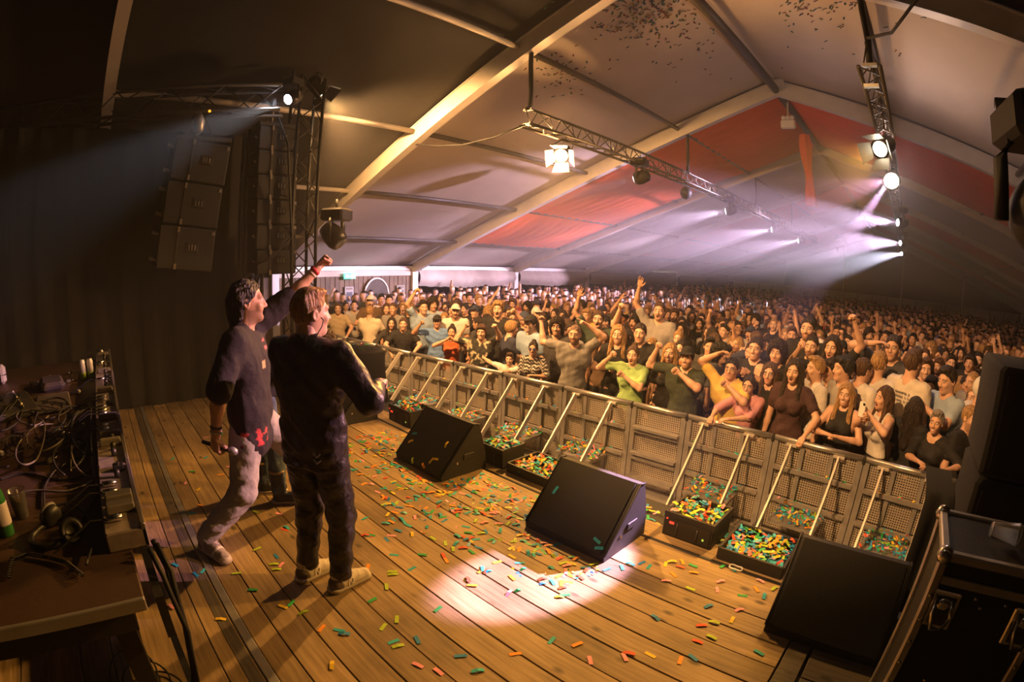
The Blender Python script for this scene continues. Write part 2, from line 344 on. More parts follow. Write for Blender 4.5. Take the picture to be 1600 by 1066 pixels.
for k in range(3, len(YF) - 1):
    y0, y1 = YF[k] + 0.13, YF[k + 1] - 0.13
    P = []                                           # rolled-up white side sheet, sagging like a sausage
    for i in range(41):
        u = i / 40; y = y0 + (y1 - y0) * u; sag = 0.10 * math.sin(math.pi * u) * (1 + 0.2 * math.sin(17 * u)); row = []
        h = 0.52 + sag
        for j in range(10):
            a = math.pi * j / 9; row.append((XL + 0.03 + 0.16 * math.sin(a) + 0.012 * math.sin(i * 2.1 + j), y, EZ - 0.12 - h * (j / 9) - 0.01 * math.sin(i * 1.7)))
        P.append(row)
    MB().grid(P).build('rolled_sheet', SHEET, wl, True)
    P = []                                           # gathered sheet at the far post
    for i in range(12):
        u = i / 11; P.append([(XL + 0.05 + 0.05 * math.sin(i * 2.2), y1 - (0.10 + 0.55 * (1 - t) ** 1.6) * u, EZ - 0.5 - (1.7) * t) for t in (0, .15, .3, .5, .75, 1)])
    MB().grid(P).build('gathered_sheet', SHEET, wl, True)
# far gable with pale wall panels and poles
wf = thing('wall_far', 'far gable of the tent', 'wall'); struct(wf); del wf['category']
MB().prism([(XL, GZ), (XR, GZ), (XR, EZ), (RX, RZ), (XL, EZ)], 'y', YEND + 0.15, YEND + 0.2).build('gable_sheet', mat('gable_fabric', (0.16, 0.13, 0.15), 0.9, 0, 0.2, 2), wf)
PANEL = mat('wall_panel', (0.62, 0.56, 0.50), 0.6, 0, 0.2, 2)
pn = MB().box((0, 0, 0), (1.05, 0.05, 2.08), bevel=0.015).mesh('panel', PANEL)
for i in range(20): inst('panel', pn, wf, (XL + 1.0 + 1.08 * i, YEND - 0.02, GZ + 1.05))
MB().tube((XL, YEND - 0.06, GZ + 2.12), (XR, YEND - 0.06, GZ + 2.12), 0.035, 6).build('top_rail', BEAM, wf)
for x in (-9.0, -4.55, -0.25, 4.2): MB().tube((x, YEND - 0.12, GZ), (x, YEND - 0.12, roof_z(x)), 0.06, 8).build('pole', BEAM, wf, True)
wr = thing('wall_right', 'right side of the tent', 'wall'); struct(wr); del wr['category']
MB().box((XR + 0.1, (YF[2] + YEND) / 2, (GZ + EZ) / 2), (0.05, YEND - YF[2], EZ - GZ)).build('side_sheet', ROOF, wr)
for y in YF[2:]: MB().box((XR, y, (EZ + GZ) / 2), (0.14, 0.22, EZ - GZ - 0.02)).build('post', BEAM, wr)
# closing sheets around the back of the stage, so no open night shows
wb = thing('wall_back', 'closed sheets behind the stage', 'wall'); struct(wb); del wb['category']
MB().box((RX, YF[0] + 0.1, 2.2), (XR - XL, 0.05, 7.0)).build('side_sheet', LINING, wb)
for x in (XL - 0.2, XR + 0.15): MB().box((x, (YF[0] + YF[2]) / 2, 0.4), (0.05, YF[2] - YF[0], 2.9)).build('side_sheet', LINING, wb)
# ------------------------------------------------------------------ stage haze that fills the hall
hz = bpy.data.materials.new('stage_haze'); hz.use_nodes = True; nt = hz.node_tree; nt.nodes.clear()
out = nt.nodes.new('ShaderNodeOutputMaterial'); vs = nt.nodes.new('ShaderNodeVolumeScatter')
vs.inputs['Color'].default_value = (0.95, 0.92, 0.95, 1); vs.inputs['Anisotropy'].default_value = 0.2
_g = nt.nodes.new('ShaderNodeNewGeometry'); _s = nt.nodes.new('ShaderNodeSeparateXYZ'); nt.links.new(_g.outputs['Position'], _s.inputs[0])
def _mr(sock, a, b, lo=0.0, hi=1.0):
    q = nt.nodes.new('ShaderNodeMapRange'); q.interpolation_type = 'SMOOTHSTEP'; q.inputs['From Min'].default_value = a; q.inputs['From Max'].default_value = b; q.inputs['To Min'].default_value = lo; q.inputs['To Max'].default_value = hi; nt.links.new(sock, q.inputs['Value']); return q.outputs[0]
def _op(o, a, b):
    q = nt.nodes.new('ShaderNodeMath'); q.operation = o
    for i, v in enumerate((a, b)):
        if isinstance(v, float): q.inputs[i].default_value = v
        else: nt.links.new(v, q.inputs[i])
    return q.outputs[0]
# the smoke hangs thickest above the crowd and round the loudspeakers at stage left
_crowd = _op('MULTIPLY', _mr(_s.outputs['Y'], 5.0, 9.0), _mr(_s.outputs['Z'], 1.3, 2.6))
_left = _op('MULTIPLY', _mr(_s.outputs['X'], -4.0, -5.2), _mr(_s.outputs['Y'], 3.4, 2.4))
nt.links.new(_op('ADD', _op('ADD', 0.0028, _op('MULTIPLY', _crowd, 0.046)), _op('MULTIPLY', _left, 0.020)), vs.inputs['Density'])
nt.links.new(vs.outputs[0], out.inputs['Volume'])
tag(MB().box((RX, 17, 2.5), (32, 56, 9.5)).build('haze', hz), 'thin pale stage haze filling the whole tent', 'haze', kind='stuff')
# ------------------------------------------------------------------ crowd barrier, one thing per section
def rail_y(x): return float(np.interp(x, [-11.5, -10.05, -8.45, -7.24, -5.93, -4.31, -2.28, -0.87, 0.14, 0.97, 2.0], [4.55, 4.67, 4.79, 4.88, 5.03, 5.15, 5.21, 5.2, 5.10, 5.0, 4.9]))
RAIL_Z = 0.24
PERF = bpy.data.materials.new('perforated_sheet'); PERF.use_nodes = True
def _perf():
    nt = PERF.node_tree; N = nt.nodes; L = nt.links; b = _bsdf(PERF); b.inputs['Base Color'].default_value = (0.46, 0.41, 0.34, 1); b.inputs['Metallic'].default_value = 0.45; b.inputs['Roughness'].default_value = 0.5
    tc = N.new('ShaderNodeTexCoord'); sp = N.new('ShaderNodeSeparateXYZ'); L.new(tc.outputs['Object'], sp.inputs[0]); sq = []
    for ax in ('X', 'Z'):
        d = N.new('ShaderNodeMath'); d.operation = 'DIVIDE'; L.new(sp.outputs[ax], d.inputs[0]); d.inputs[1].default_value = 0.026
        f = N.new('ShaderNodeMath'); f.operation = 'FRACT'; L.new(d.outputs[0], f.inputs[0])
        s = N.new('ShaderNodeMath'); s.operation = 'SUBTRACT'; L.new(f.outputs[0], s.inputs[0]); s.inputs[1].default_value = 0.5
        p = N.new('ShaderNodeMath'); p.operation = 'POWER'; L.new(s.outputs[0], p.inputs[0]); p.inputs[1].default_value = 2; sq.append(p)
    a = N.new('ShaderNodeMath'); a.operation = 'ADD'; L.new(sq[0].outputs[0], a.inputs[0]); L.new(sq[1].outputs[0], a.inputs[1])
    g = N.new('ShaderNodeMath'); g.operation = 'GREATER_THAN'; L.new(a.outputs[0], g.inputs[0]); g.inputs[1].default_value = 0.095
    L.new(g.outputs[0], b.inputs['Alpha'])
_perf()
# coloured paper: every scrap of a loose pile carries its colour as an attribute
PAPER_COLS = [(0.02, 0.22, 0.50), (0.02, 0.38, 0.52), (0.03, 0.42, 0.50), (0.02, 0.36, 0.09), (0.42, 0.58, 0.03), (0.80, 0.55, 0.03), (0.85, 0.32, 0.02), (0.70, 0.09, 0.03), (0.85, 0.33, 0.42)]
COLN = ['dark blue', 'blue', 'turquoise', 'green', 'lime', 'yellow', 'orange', 'red', 'pink']
PAPER = mat('paper_scrap', (1, 1, 1), 0.7, objcol=True)
PILE = bpy.data.materials.new('paper_pile'); PILE.use_nodes = True
_a = PILE.node_tree.nodes.new('ShaderNodeVertexColor'); _a.layer_name = 'Col'; PILE.node_tree.links.new(_a.outputs['Color'], _bsdf(PILE).inputs['Base Color'])
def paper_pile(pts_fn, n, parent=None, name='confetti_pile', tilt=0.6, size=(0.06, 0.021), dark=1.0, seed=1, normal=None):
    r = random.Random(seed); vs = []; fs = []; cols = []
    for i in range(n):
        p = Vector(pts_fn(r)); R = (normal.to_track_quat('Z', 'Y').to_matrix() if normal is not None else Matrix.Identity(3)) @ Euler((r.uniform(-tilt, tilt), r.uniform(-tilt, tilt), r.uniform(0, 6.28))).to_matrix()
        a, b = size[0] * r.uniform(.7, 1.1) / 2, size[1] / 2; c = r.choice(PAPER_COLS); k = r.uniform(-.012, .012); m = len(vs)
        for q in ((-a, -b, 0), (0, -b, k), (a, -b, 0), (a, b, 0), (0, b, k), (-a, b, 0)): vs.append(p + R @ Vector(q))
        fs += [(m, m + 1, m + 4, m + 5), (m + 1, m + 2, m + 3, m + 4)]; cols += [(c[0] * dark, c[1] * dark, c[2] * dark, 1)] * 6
    me = bpy.data.meshes.new(name); me.from_pydata([tuple(v) for v in vs], [], fs); me.materials.append(PILE)
    at = me.color_attributes.new('Col', 'FLOAT_COLOR', 'POINT'); at.data.foreach_set('color', np.array(cols, 'f').ravel())
    o = link(bpy.data.objects.new(name, me), parent); o['kind'] = 'stuff'; return o
BRACE = mat('brace_aluminium', (0.62, 0.57, 0.50), 0.45, 0.35, 0.15, 8)
BX = [-11.25, -10.2, -9.17, -8.13, -7.10, -6.07, -5.04, -3.97, -2.92, -2.19, -1.15, -0.14, 0.82, 1.85]
BLAB = ['at the far left end behind the draped booth', 'in front of the person in the tan tee', 'in front of the person in the cream tee', 'under the elbows of the pair in dark clothes', 'in front of the person in the orange dress',
        'in front of the person in the floral shirt', 'in front of the person with the zebra top', 'in front of the person in the grey tee', 'with three ledges below the person in the green top', 'under the arms of the person in the pink shirt',
        'in front of the person in the sleeveless black top', 'in front of the person filming with a phone', 'at the far right behind the flight case']
for i in range(len(BX) - 1):
    x0, x1 = BX[i], BX[i + 1]; ya, yb = rail_y(x0), rail_y(x1); W = math.hypot(x1 - x0, yb - ya); gate = i == 8
    t = thing('crowd_barrier', 'aluminium crowd barrier section ' + BLAB[i], 'barrier', (x0, ya, GZ), math.atan2(yb - ya, x1 - x0), 'barrier sections along the stage pit')
    H = RAIL_Z - GZ
    MB().tube((0.012, 0, H - 0.03), (W - 0.012, 0, H - 0.03), 0.030, 10).build('top_rail', ALU, t, True)
    for xx in (0.035, W - 0.035): MB().box((xx, 0, H / 2 - 0.03), (0.06, 0.05, H - 0.06)).build('post', ALU_D, t)
    for zz in (0.40, 0.75): MB().box((W / 2, -0.02, zz), (W - 0.13, 0.05, 0.045)).build('rail', ALU_D, t)
    for xx in ((0.34, 0.66) if not gate else ()): MB().box((W * xx, 0.0, H / 2), (0.045, 0.03, H - 0.15)).build('upright', ALU_D, t)
    if gate:
        for zz in (0.16, 0.47, 0.80): MB().box((W / 2, -0.04, zz), (W - 0.13, 0.11, 0.03)).build('ledge', ALU_D, t)
    for z0, z1 in ((0.03, 0.375), (0.425, 0.725), (0.775, H - 0.07)):
        MB().box((W / 2, 0.022, (z0 + z1) / 2), (W - 0.13, 0.004, z1 - z0)).build('perforated_panel', PERF, t)
    MB().box((W / 2, -0.55, 0.012), (W - 0.06, 1.05, 0.02)).build('floor_plate', ALU_D, t)
    MB().box((W + 0.0, 0, H - 0.045), (0.035, 0.075, 0.085), bevel=0.01).build('clamp', BLK, t)
    if not gate:
        for fx in (0.22, 0.74):
            x = W * fx
            MB().bar((x, -0.05, H - 0.07), (x, -0.98, 0.03), 0.068, 0.02, up=(1, 0, 0)).build('brace', BRACE, t)
            MB().box((x, -0.03, H - 0.065), (0.12, 0.055, 0.022)).build('brace_cap', BRACE, t)
        sh = MB().box((W * 0.48, -0.24, 0.33), (W * 0.50, 0.38, 0.035)).build('step', ALU_D, t)
        if i >= 3: paper_pile(lambda r, W=W: (r.uniform(W * .24, W * .72), r.uniform(-.42, -.06), 0.355 + r.random() * .06), 130, t, seed=i)
    if i >= 4:
        paper_pile(lambda r, W=W: (r.uniform(.1, W - .1), r.uniform(-.05, -.02), r.choice((0.428, 0.778, 0.778)) + r.random() * .012), 16, t, seed=50 + i, size=(0.045, 0.018))
paper_pile(lambda r: (r.uniform(-6, 0.5), r.uniform(3.6, 4.9), GZ + 0.03 + r.random() * .03), 900, None, seed=77)['label'] = 'loose coloured confetti strewn over the pit floor'
# ------------------------------------------------------------------ wedge monitors
GRILLE = mat('speaker_grille', (0.013, 0.013, 0.013), 0.65, 0.3, 0.4, 220, 0.4, 260)
CAB = mat('speaker_cabinet', (0.016, 0.015, 0.015), 0.6, 0, 0.3, 60, 0.3, 200)
def wedge(x0, x1, y0, label):
    t = thing('wedge_monitor', label, 'speaker', ((x0 + x1) / 2, y0, 0), 0, 'wedge monitors along the stage edge'); W = x1 - x0
    prof = [(0, 0), (-0.005, 0.045), (0.36, 0.445), (0.42, 0.435), (0.50, 0.16), (0.51, 0.0)]
    MB().prism(prof, 'x', -W / 2 + .012, W / 2 - .012).build('cabinet', CAB, t)
    a, b = Vector((0, -0.002, 0.055)), Vector((0, 0.352, 0.443)); nrm = Vector((0, -0.739, 0.674))
    MB().bar(a + nrm * .006 , b + nrm * .006, W - 0.07, 0.018, up=nrm).build('grille', GRILLE, t)
    for s in (-1, 1):
        MB().prism([(p[0] * 1.0, p[1]) for p in prof], 'x', s * (W / 2 - .012) - .006, s * (W / 2 - .012) + .006).build('side_panel', CAB, t)
        MB().path([(s * (W / 2 - 0.004), p[0], p[1] + 0.004) for p in prof[1:4]], 0.006, 6).build('edge_trim', BLKM, t)
        MB().box((s * (W / 2 - 0.002), 0.30, 0.17), (0.012, 0.12, 0.05), bevel=0.004).build('handle_recess', RUB, t)
        MB().lathe([(0.011, 0), (0.011, 0.006), (0.004, 0.008)], (s * (W / 2 - .006), 0.17, 0.13), 8, Matrix.Rotation(s * math.pi / 2, 3, 'Y')).build('screw', CHROME, t)
    return t
wedge(-5.52, -4.86, 2.36, 'black wedge monitor on the planks behind the man in the tracksuit')
wedge(-3.77, -3.07, 2.41, 'black wedge monitor with yellow confetti strips stuck on its grille')
wedge(-2.11, -1.42, 2.40, 'black wedge monitor right behind the pale pool of light on the planks')
wedge(-0.33, 0.36, 2.38, 'black wedge monitor half hidden behind the flight case')
# ------------------------------------------------------------------ small effect units and trays on the front ledge
LEDR = mat('red_led', (0.6, 0.02, 0.02), 0.4, emit=(1, 0.05, 0.02), estr=2.0)
LEDG = mat('green_led', (0.3, 0.5, 0.05), 0.4, emit=(0.5, 0.8, 0.1), estr=0.6)
def unit(x0, x1, y0, y1, h, label, leds, seed):
    t = thing('effect_unit', label, 'stage effect', ((x0 + x1) / 2, (y0 + y1) / 2, -0.03), 0, 'small black units on the stage ledge'); W, D = x1 - x0, y1 - y0
    MB().box((0, 0, h * .42), (W, D, h * .84), bevel=0.008).build('body', CAB, t)
    for s in (-1, 1): MB().box((s * (W / 2 - .01), 0, h * .9), (0.02, D, h * .2)).build('rim', BLK, t); MB().box((0, s * (D / 2 - .01), h * .9), (W - .04, 0.02, h * .2)).build('rim', BLK, t)
    f = MB().box((0, -D / 2 - .003, h * .5), (W * .9, 0.008, h * .6)).build('front_panel', BLKM, t)
    if leds:
        MB().box((-W * .32, -D / 2 - .009, h * .66), (0.035, 0.006, 0.016)).build('display', LEDR, f)
        MB().box((W * .33, -D / 2 - .009, h * .42), (0.014, 0.006, 0.014)).build('lamp', LEDG, f)
        MB().lathe([(0.006, 0), (0.006, 0.006)], (-W * .42, -D / 2 - .007, h * .78), 8, Matrix.Rotation(math.pi / 2, 3, 'X')).build('lamp', LEDR, f)
    for s in (-1, 1): MB().tube((s * W * .2, -D / 2 - .01, h * .25), (s * W * .2, -D / 2 - .01, h * .7), 0.006, 6).build('handle', STEEL_D, t, True)
    paper_pile(lambda r: (r.uniform(-W * .44, W * .44), r.uniform(-D * .42, D * .42), h * .86 + r.random() * .06), 110, t, seed=seed)
unit(-1.33, -0.94, 3.0, 3.36, 0.22, 'black effect unit with red display, heaped with confetti, beside the tray', True, 3)
unit(-3.25, -2.95, 3.0, 3.3, 0.21, 'black effect unit heaped with confetti behind the monitor with yellow strips', False, 4)
unit(-4.80, -4.36, 2.98, 3.3, 0.22, 'dark effect unit with a red light near the left braces', True, 5)
def tray(x0, x1, y0, y1, label, n, seed):
    t = thing('ledge_tray', label, 'tray', ((x0 + x1) / 2, (y0 + y1) / 2, -0.03), 0.0, 'open trays on the stage ledge'); W, D = x1 - x0, y1 - y0
    MB().box((0, 0, 0.01), (W, D, 0.02)).build('bottom', BLK, t)
    for s in (-1, 1): MB().box((s * W / 2, 0, 0.06), (0.018, D, 0.12)).build('side', BLK, t); MB().box((0, s * D / 2, 0.06), (W, 0.018, 0.12)).build('side', BLK, t)
    paper_pile(lambda r: (r.uniform(-W * .46, W * .46), r.uniform(-D * .46, D * .46), 0.07 + r.random() * .05), n, t, seed=seed)
tray(-0.86, -0.40, 2.94, 3.36, 'open black tray brimming with confetti beside the rightmost monitor', 300, 11)
tray(-2.88, -2.30, 3.0, 3.40, 'open black tray of confetti between the two middle monitors', 320, 12)
# looped white ring on the ledge
tag(MB().path([(-0.70 + 0.045 * math.cos(a), 2.885 + 0.028 * math.sin(a), 0.012 + 0.004 * math.sin(3 * a)) for a in np.linspace(0, 2 * math.pi, 25)], 0.006, 6).build('tape_ring', WHITE_P, None, True), 'small white ring lying on the black stage edge', 'tape')
# ------------------------------------------------------------------ flight case at the right
FCX, FCY, FCZ, FW, FD = 0.325, 1.72, 1.05, 0.44, 0.36
t = thing('flight_case', 'black flight case with chrome corners and butterfly handles beside the stage', 'case', (FCX, FCY, 0))
LAM = mat('black_laminate', (0.014, 0.013, 0.013), 0.5, 0, 0.2, 40, 0.1, 150)
MB().box((FW / 2, FD / 2, FCZ / 2), (FW, FD, FCZ - .01), bevel=0.006).build('body', LAM, t)
for x in (0.0, FW):
    for y in (0.0, FD): MB().box((x, y, FCZ / 2), (0.036, 0.036, FCZ), bevel=0.006).build('edge_profile', ALU, t)
for z in (0.02, FCZ - 0.012):
    for y in (0.0, FD): MB().box((FW / 2, y, z), (FW, 0.034, 0.034), bevel=0.006).build('edge_profile', ALU, t)
    for x in (0.0, FW): MB().box((x, FD / 2, z), (0.034, FD, 0.034), bevel=0.006).build('edge_profile', ALU, t)
MB().box((FW / 2, -0.004, FCZ - 0.10), (FW, 0.012, 0.03)).build('lid_seam', ALU, t)
for x in (0, FW):
    for y in (0, FD): MB().lathe([(0.002, -.034), (0.022, -.026), (0.033, 0), (0.022, .026), (0.002, .034)], (x, y, FCZ - 0.012), 12).build('ball_corner', CHROME, t, True)
def butterfly(x, z, face):
    f = MB().box((x, -0.012, z), (0.115, 0.012, 0.15), bevel=0.02).build('handle_plate', CHROME, t)
    MB().box((x, -0.018, z), (0.085, 0.008, 0.12), bevel=0.012).build('recess', STEEL_D, f)
    MB().path([(x - .03, -.02, z + .05), (x - .035, -.05, z), (x - .02, -.055, z - .055), (x + .02, -.055, z - .055), (x + .035, -.05, z), (x + .03, -.02, z + .05)], 0.009, 8).build('bail', CHROME, f, True)
    MB().lathe([(0.026, 0), (0.026, .008), (0.015, .012), (.004, .013)], (x, -0.022, z + .03), 14, Matrix.Rotation(math.pi / 2, 3, 'X')).build('pivot', CHROME, f, True)
butterfly(0.06, FCZ - 0.21, 0); butterfly(0.385, FCZ - 0.21, 0)
rv = MB().lathe([(0.008, 0), (0.008, .003), (0.003, .006)], (0, 0, 0), 8, Matrix.Rotation(math.pi / 2, 3, 'X')).mesh('rivet', CHROME)
for z in np.linspace(0.08, FCZ - 0.16, 9):
    for x in (0.0, FW): inst('rivet', rv, t, (x, -0.018, z))
for x, z in ((0.17, FCZ - .14), (0.29, FCZ - .14), (0.13, FCZ - .52), (0.33, FCZ - .52), (0.2, FCZ - .17)): inst('rivet', rv, t, (x, -0.006, z))
GLASS = mat('clear_plastic', (0.95, 0.93, 0.9), 0.08, trans=0.95)
def cup(name, loc, label, tip=None, drink=None, s=1.0):
    t = thing(name, label, 'cup', loc)
    R = Matrix.Rotation(tip, 3, 'Y') if tip else None
    MB().lathe([(0.028 * s, 0.0), (0.029 * s, 0.002), (0.041 * s, 0.11 * s), (0.043 * s, 0.115 * s), (0.040 * s, 0.112 * s), (0.0275 * s, 0.004)], (0, 0, 0.043 * s if tip else 0), 20, R).build('wall', GLASS, t, True)
    if drink: MB().lathe([(0.0275 * s, 0.005), (0.031 * s, 0.04 * s), (0.001, 0.0401 * s)], (0, 0, 0), 18).build('drink', drink, t, True)
    return t
cup('plastic_cup', (FCX + 0.17, FCY + 0.16, FCZ + 0.004), 'clear plastic cup lying on its side on the flight case', tip=math.pi / 2)
# black draped stack beyond the case, right wing speaker and the hanging moving head are built with the rigging
P = []
for i in range(15):
    a = i / 14; P.append([(0.33 + 0.18 * a, 2.96 - 0.02 * math.sin(a * 9), z) for z in (0.0, 0.3, 0.6, 0.75)] + [(0.33 + 0.18 * a, 3.05, 0.78), (0.33 + 0.18 * a, 3.45, 0.79)])
tag(MB().grid(P).build('black_cover', mat('dense_black_cloth', (0.005, 0.005, 0.005), 1.0), None, True), 'black cloth cover hanging behind the flight case', 'cloth')
t = thing('side_speaker', 'tall black loudspeaker stack at the right edge of the stage', 'speaker', (0.95, 2.62, 0))
for z in (0.0, 0.53, 1.06): MB().box((0, 0.25, z + 0.26), (0.86, 0.62, 0.515), bevel=0.02).build('cabinet', CLOTH_B, t); MB().box((0, -0.068, z + 0.26), (0.78, 0.01, 0.44), bevel=0.004).build('grille', GRILLE, t)
# ------------------------------------------------------------------ trusses
TRS = mat('truss_aluminium', (0.13, 0.12, 0.105), 0.45, 0.5, 0.25, 9)
TRB = mat('black_truss', (0.05, 0.047, 0.043), 0.5, 0.5, 0.25, 9)
def truss(name, label, p0, p1, hgt, wid, m, step, tri=False, joints=()):
    p0, p1 = Vector(p0), Vector(p1); ax = (p1 - p0); L = ax.length; d = ax.normalized(); vert = abs(d.z) > 0.9
    up = Vector((1, 0, 0)) if vert else Vector((0, 0, 1)); sd = up.cross(d).normalized()
    t = thing(name, label, 'truss', p0)
    offs = [up * (hgt / 2), up * (-hgt / 2) + sd * (wid / 2), up * (-hgt / 2) - sd * (wid / 2)] if tri else [up * (a * hgt / 2) + sd * (b * wid / 2) for a, b in ((1, 1), (1, -1), (-1, -1), (-1, 1))]
    for o in offs: MB().tube(o, o + ax, 0.022, 8).build('chord', m, t, True)
    n = max(2, int(round(L / step))); cache = {}
    for s in range(len(offs)):
        a, b = offs[s], offs[(s + 1) % len(offs)]
        for par in (0, 1):
            q0, q1 = (a, b + d * (L / n)) if par == 0 else (b, a + d * (L / n)); me = MB().tube(q0, q1, 0.009, 5).mesh('brace', m, True)
            for k in range(par, n, 2): inst('brace', me, t, d * (L / n) * k)
    for j in joints:
        for e in (-0.05, 0.05): MB().tube(offs[0] + d * (j + e), (offs[1] + offs[2]) / 2 + d * (j + e), 0.013, 6).build('coupler', ALU, t, True)
    return t
truss('lighting_truss', 'long slim truss with lamps hanging over the crowd on the left', (LT_X, 4.62, 3.715), (LT_X, 24.5, 3.715), 0.23, 0.2, TRS, 0.24, True, (2.0, 4.0, 6.0, 8.0, 10.0, 12.0, 14.0))
truss('lighting_truss', 'slim truss seen end-on with lamps hanging on the right', (RT_X, 4.62, 3.9), (RT_X, 24.5, 3.9), 0.23, 0.2, TRS, 0.24, True, (2.0, 4.0, 6.0))
for x, lab in ((LT_X, 'left'), (RT_X, 'right')):
    for k, w in ((2, 'nearest to the stage'), (3, 'at the second tent frame'), (4, 'at the third tent frame'), (5, 'at the fourth tent frame')):
        t = thing('truss_hanger', f'black sleeve hanger of the {lab} lighting truss {w}', 'hanger', (x, YF[k], 3.8), 0, 'truss hangers')
        top = roof_z(x) - 3.8 - 0.1
        MB().path([(0, 0, 0.05), (0.012, 0, top * .3), (-0.006, 0, top * .7), (0, 0, top)], 0.032 if k < 4 else 0.02, 8).build('sleeve', RUB, t, True)
        MB().box((0, 0, top), (0.09, 0.09, 0.05), bevel=.01).build('beam_clamp', ALU, t)
        for z in (0.02, -0.18): MB().box((0, -0.02, z), (0.14, 0.05, 0.03)).build('truss_clamp', ALU_D, t)
truss('truss_tower', 'dark square truss tower beside the loudspeaker array', (-6.05, 2.42, 0.0), (-6.05, 2.42, 4.15), 0.30, 0.32, TRB, 0.30)
truss('stage_truss', 'dark horizontal truss above the black drape', (-7.6, -1.75, 3.72), (-5.75, 1.98, 3.72), 0.30, 0.30, TRB, 0.34)
truss('truss_tower', 'dark truss leg between the array and the booth', (-6.55, 1.92, 0.0), (-6.55, 1.92, 3.5), 0.24, 0.24, TRB, 0.30)
for i, (x, y) in enumerate(((-5.9, 2.0),)):
    tag(MB().path([(-5.9, 2.0, 3.55), (-5.75, 2.1, 3.2), (-5.85, 2.2, 2.6), (-5.88, 2.25, 2.1), (-5.9, 2.0, 1.85), (-5.85, 1.8, 1.78)], 0.014, 6).build('cable', RUB, None, True), 'thick black cable looping down beside the truss tower', 'cable')
# ------------------------------------------------------------------ lamps
LENS = mat('lamp_lens', (1, 1, 1), 0.3, emit=(0.92, 0.9, 1.0), estr=45.0)
LENSW = mat('warm_lens', (1, 1, 1), 0.3, emit=(1.0, 0.85, 0.58), estr=40.0)
def aim(d): return Vector(d).to_track_quat('Z', 'Y').to_matrix()
def moving_head(loc, target, label, s=1.0, lit=True, truss_z=3.6, BLKM=BLKM):
    loc = Vector(loc); d = (Vector(target) - loc).normalized(); pan = math.atan2(d.y, d.x)
    t = thing('moving_head', label, 'stage light', loc - d * 0.09 * s, 0, 'moving head lamps'); R = aim(d)
    hor = Vector((-math.sin(pan), math.cos(pan), 0)); o = Vector((0, 0, 0)) - d * 0.04 * s
    MB().box((o.x, o.y, 0.27 * s), (0.26 * s, 0.26 * s, 0.13 * s), Matrix.Rotation(pan, 3, 'Z'), bevel=0.02 * s).build('base', BLKM, t)
    for e in (-1, 1): MB().path([o + hor * (e * 0.10 * s) + Vector((0, 0, 0.22 * s)), o + hor * (e * 0.145 * s) + Vector((0, 0, 0.14 * s)), o + hor * (e * 0.145 * s) + Vector((0, 0, -0.03 * s))], 0.024 * s, 8).build('yoke_arm', BLKM, t, True)
    MB().lathe([(0.02 * s, -0.20 * s), (0.085 * s, -0.17 * s), (0.115 * s, -0.06 * s), (0.115 * s, 0.02 * s), (0.095 * s, 0.075 * s), (0.08 * s, 0.08 * s)], o, 18, R).build('head', BLKM, t, True)
    ln = MB().lathe([(0.078 * s, 0.0815 * s), (0.05 * s, 0.083 * s), (0.001, 0.084 * s)], o, 18, R).build('lens', LENS if lit else GLASS, t, True)
    MB().tube((o.x, o.y, 0.33 * s), (o.x, o.y, truss_z - t.location.z), 0.016 * s, 6).build('clamp', STEEL_D, t, True)
    return t
names = ['small moving head with a thin white beam on the left truss', 'moving head with a broad lilac beam, third lamp on the left truss', 'moving head fourth along the left truss, beam to the left', 'farthest lit moving head of the left truss',
         'moving head highest of the three stacked beams at right', 'moving head in the middle of the three stacked beams at right', 'moving head lowest of the three stacked beams at right']
for (bx, by, tg, w_, c_, dg), nm in zip(BEAMS, names): moving_head((bx, by, LAMP_Z), tg, nm, 1.0, True, 3.6 if bx == LT_X else 3.79)
moving_head((-5.75, 2.02, 3.73), (-4.7, -0.5, 2.2), 'moving head with a cool white beam above the loudspeaker array', 0.8, True, 4.15)
moving_head((-5.85, 2.95, 1.98), (-5.2, 3.4, 1.2), 'dark unlit moving head hanging beside the truss tower', 1.25, False, 2.6)
moving_head((0.47, 2.05, 2.12), (0.0, 4.5, 1.6), 'big dark moving head close by at the right edge', 1.15, False, 2.55, mat('silhouette_black', (0.008, 0.008, 0.008), 0.7))  # its dark silhouette is put into a blacker copy of the head material
tag(MB().tube((0.36, 2.05, 2.56), (0.95, 2.05, 2.56), 0.03, 10).build('lamp_bar', BLKM, None, True), 'black pipe carrying the near moving head at the right edge', 'pipe')
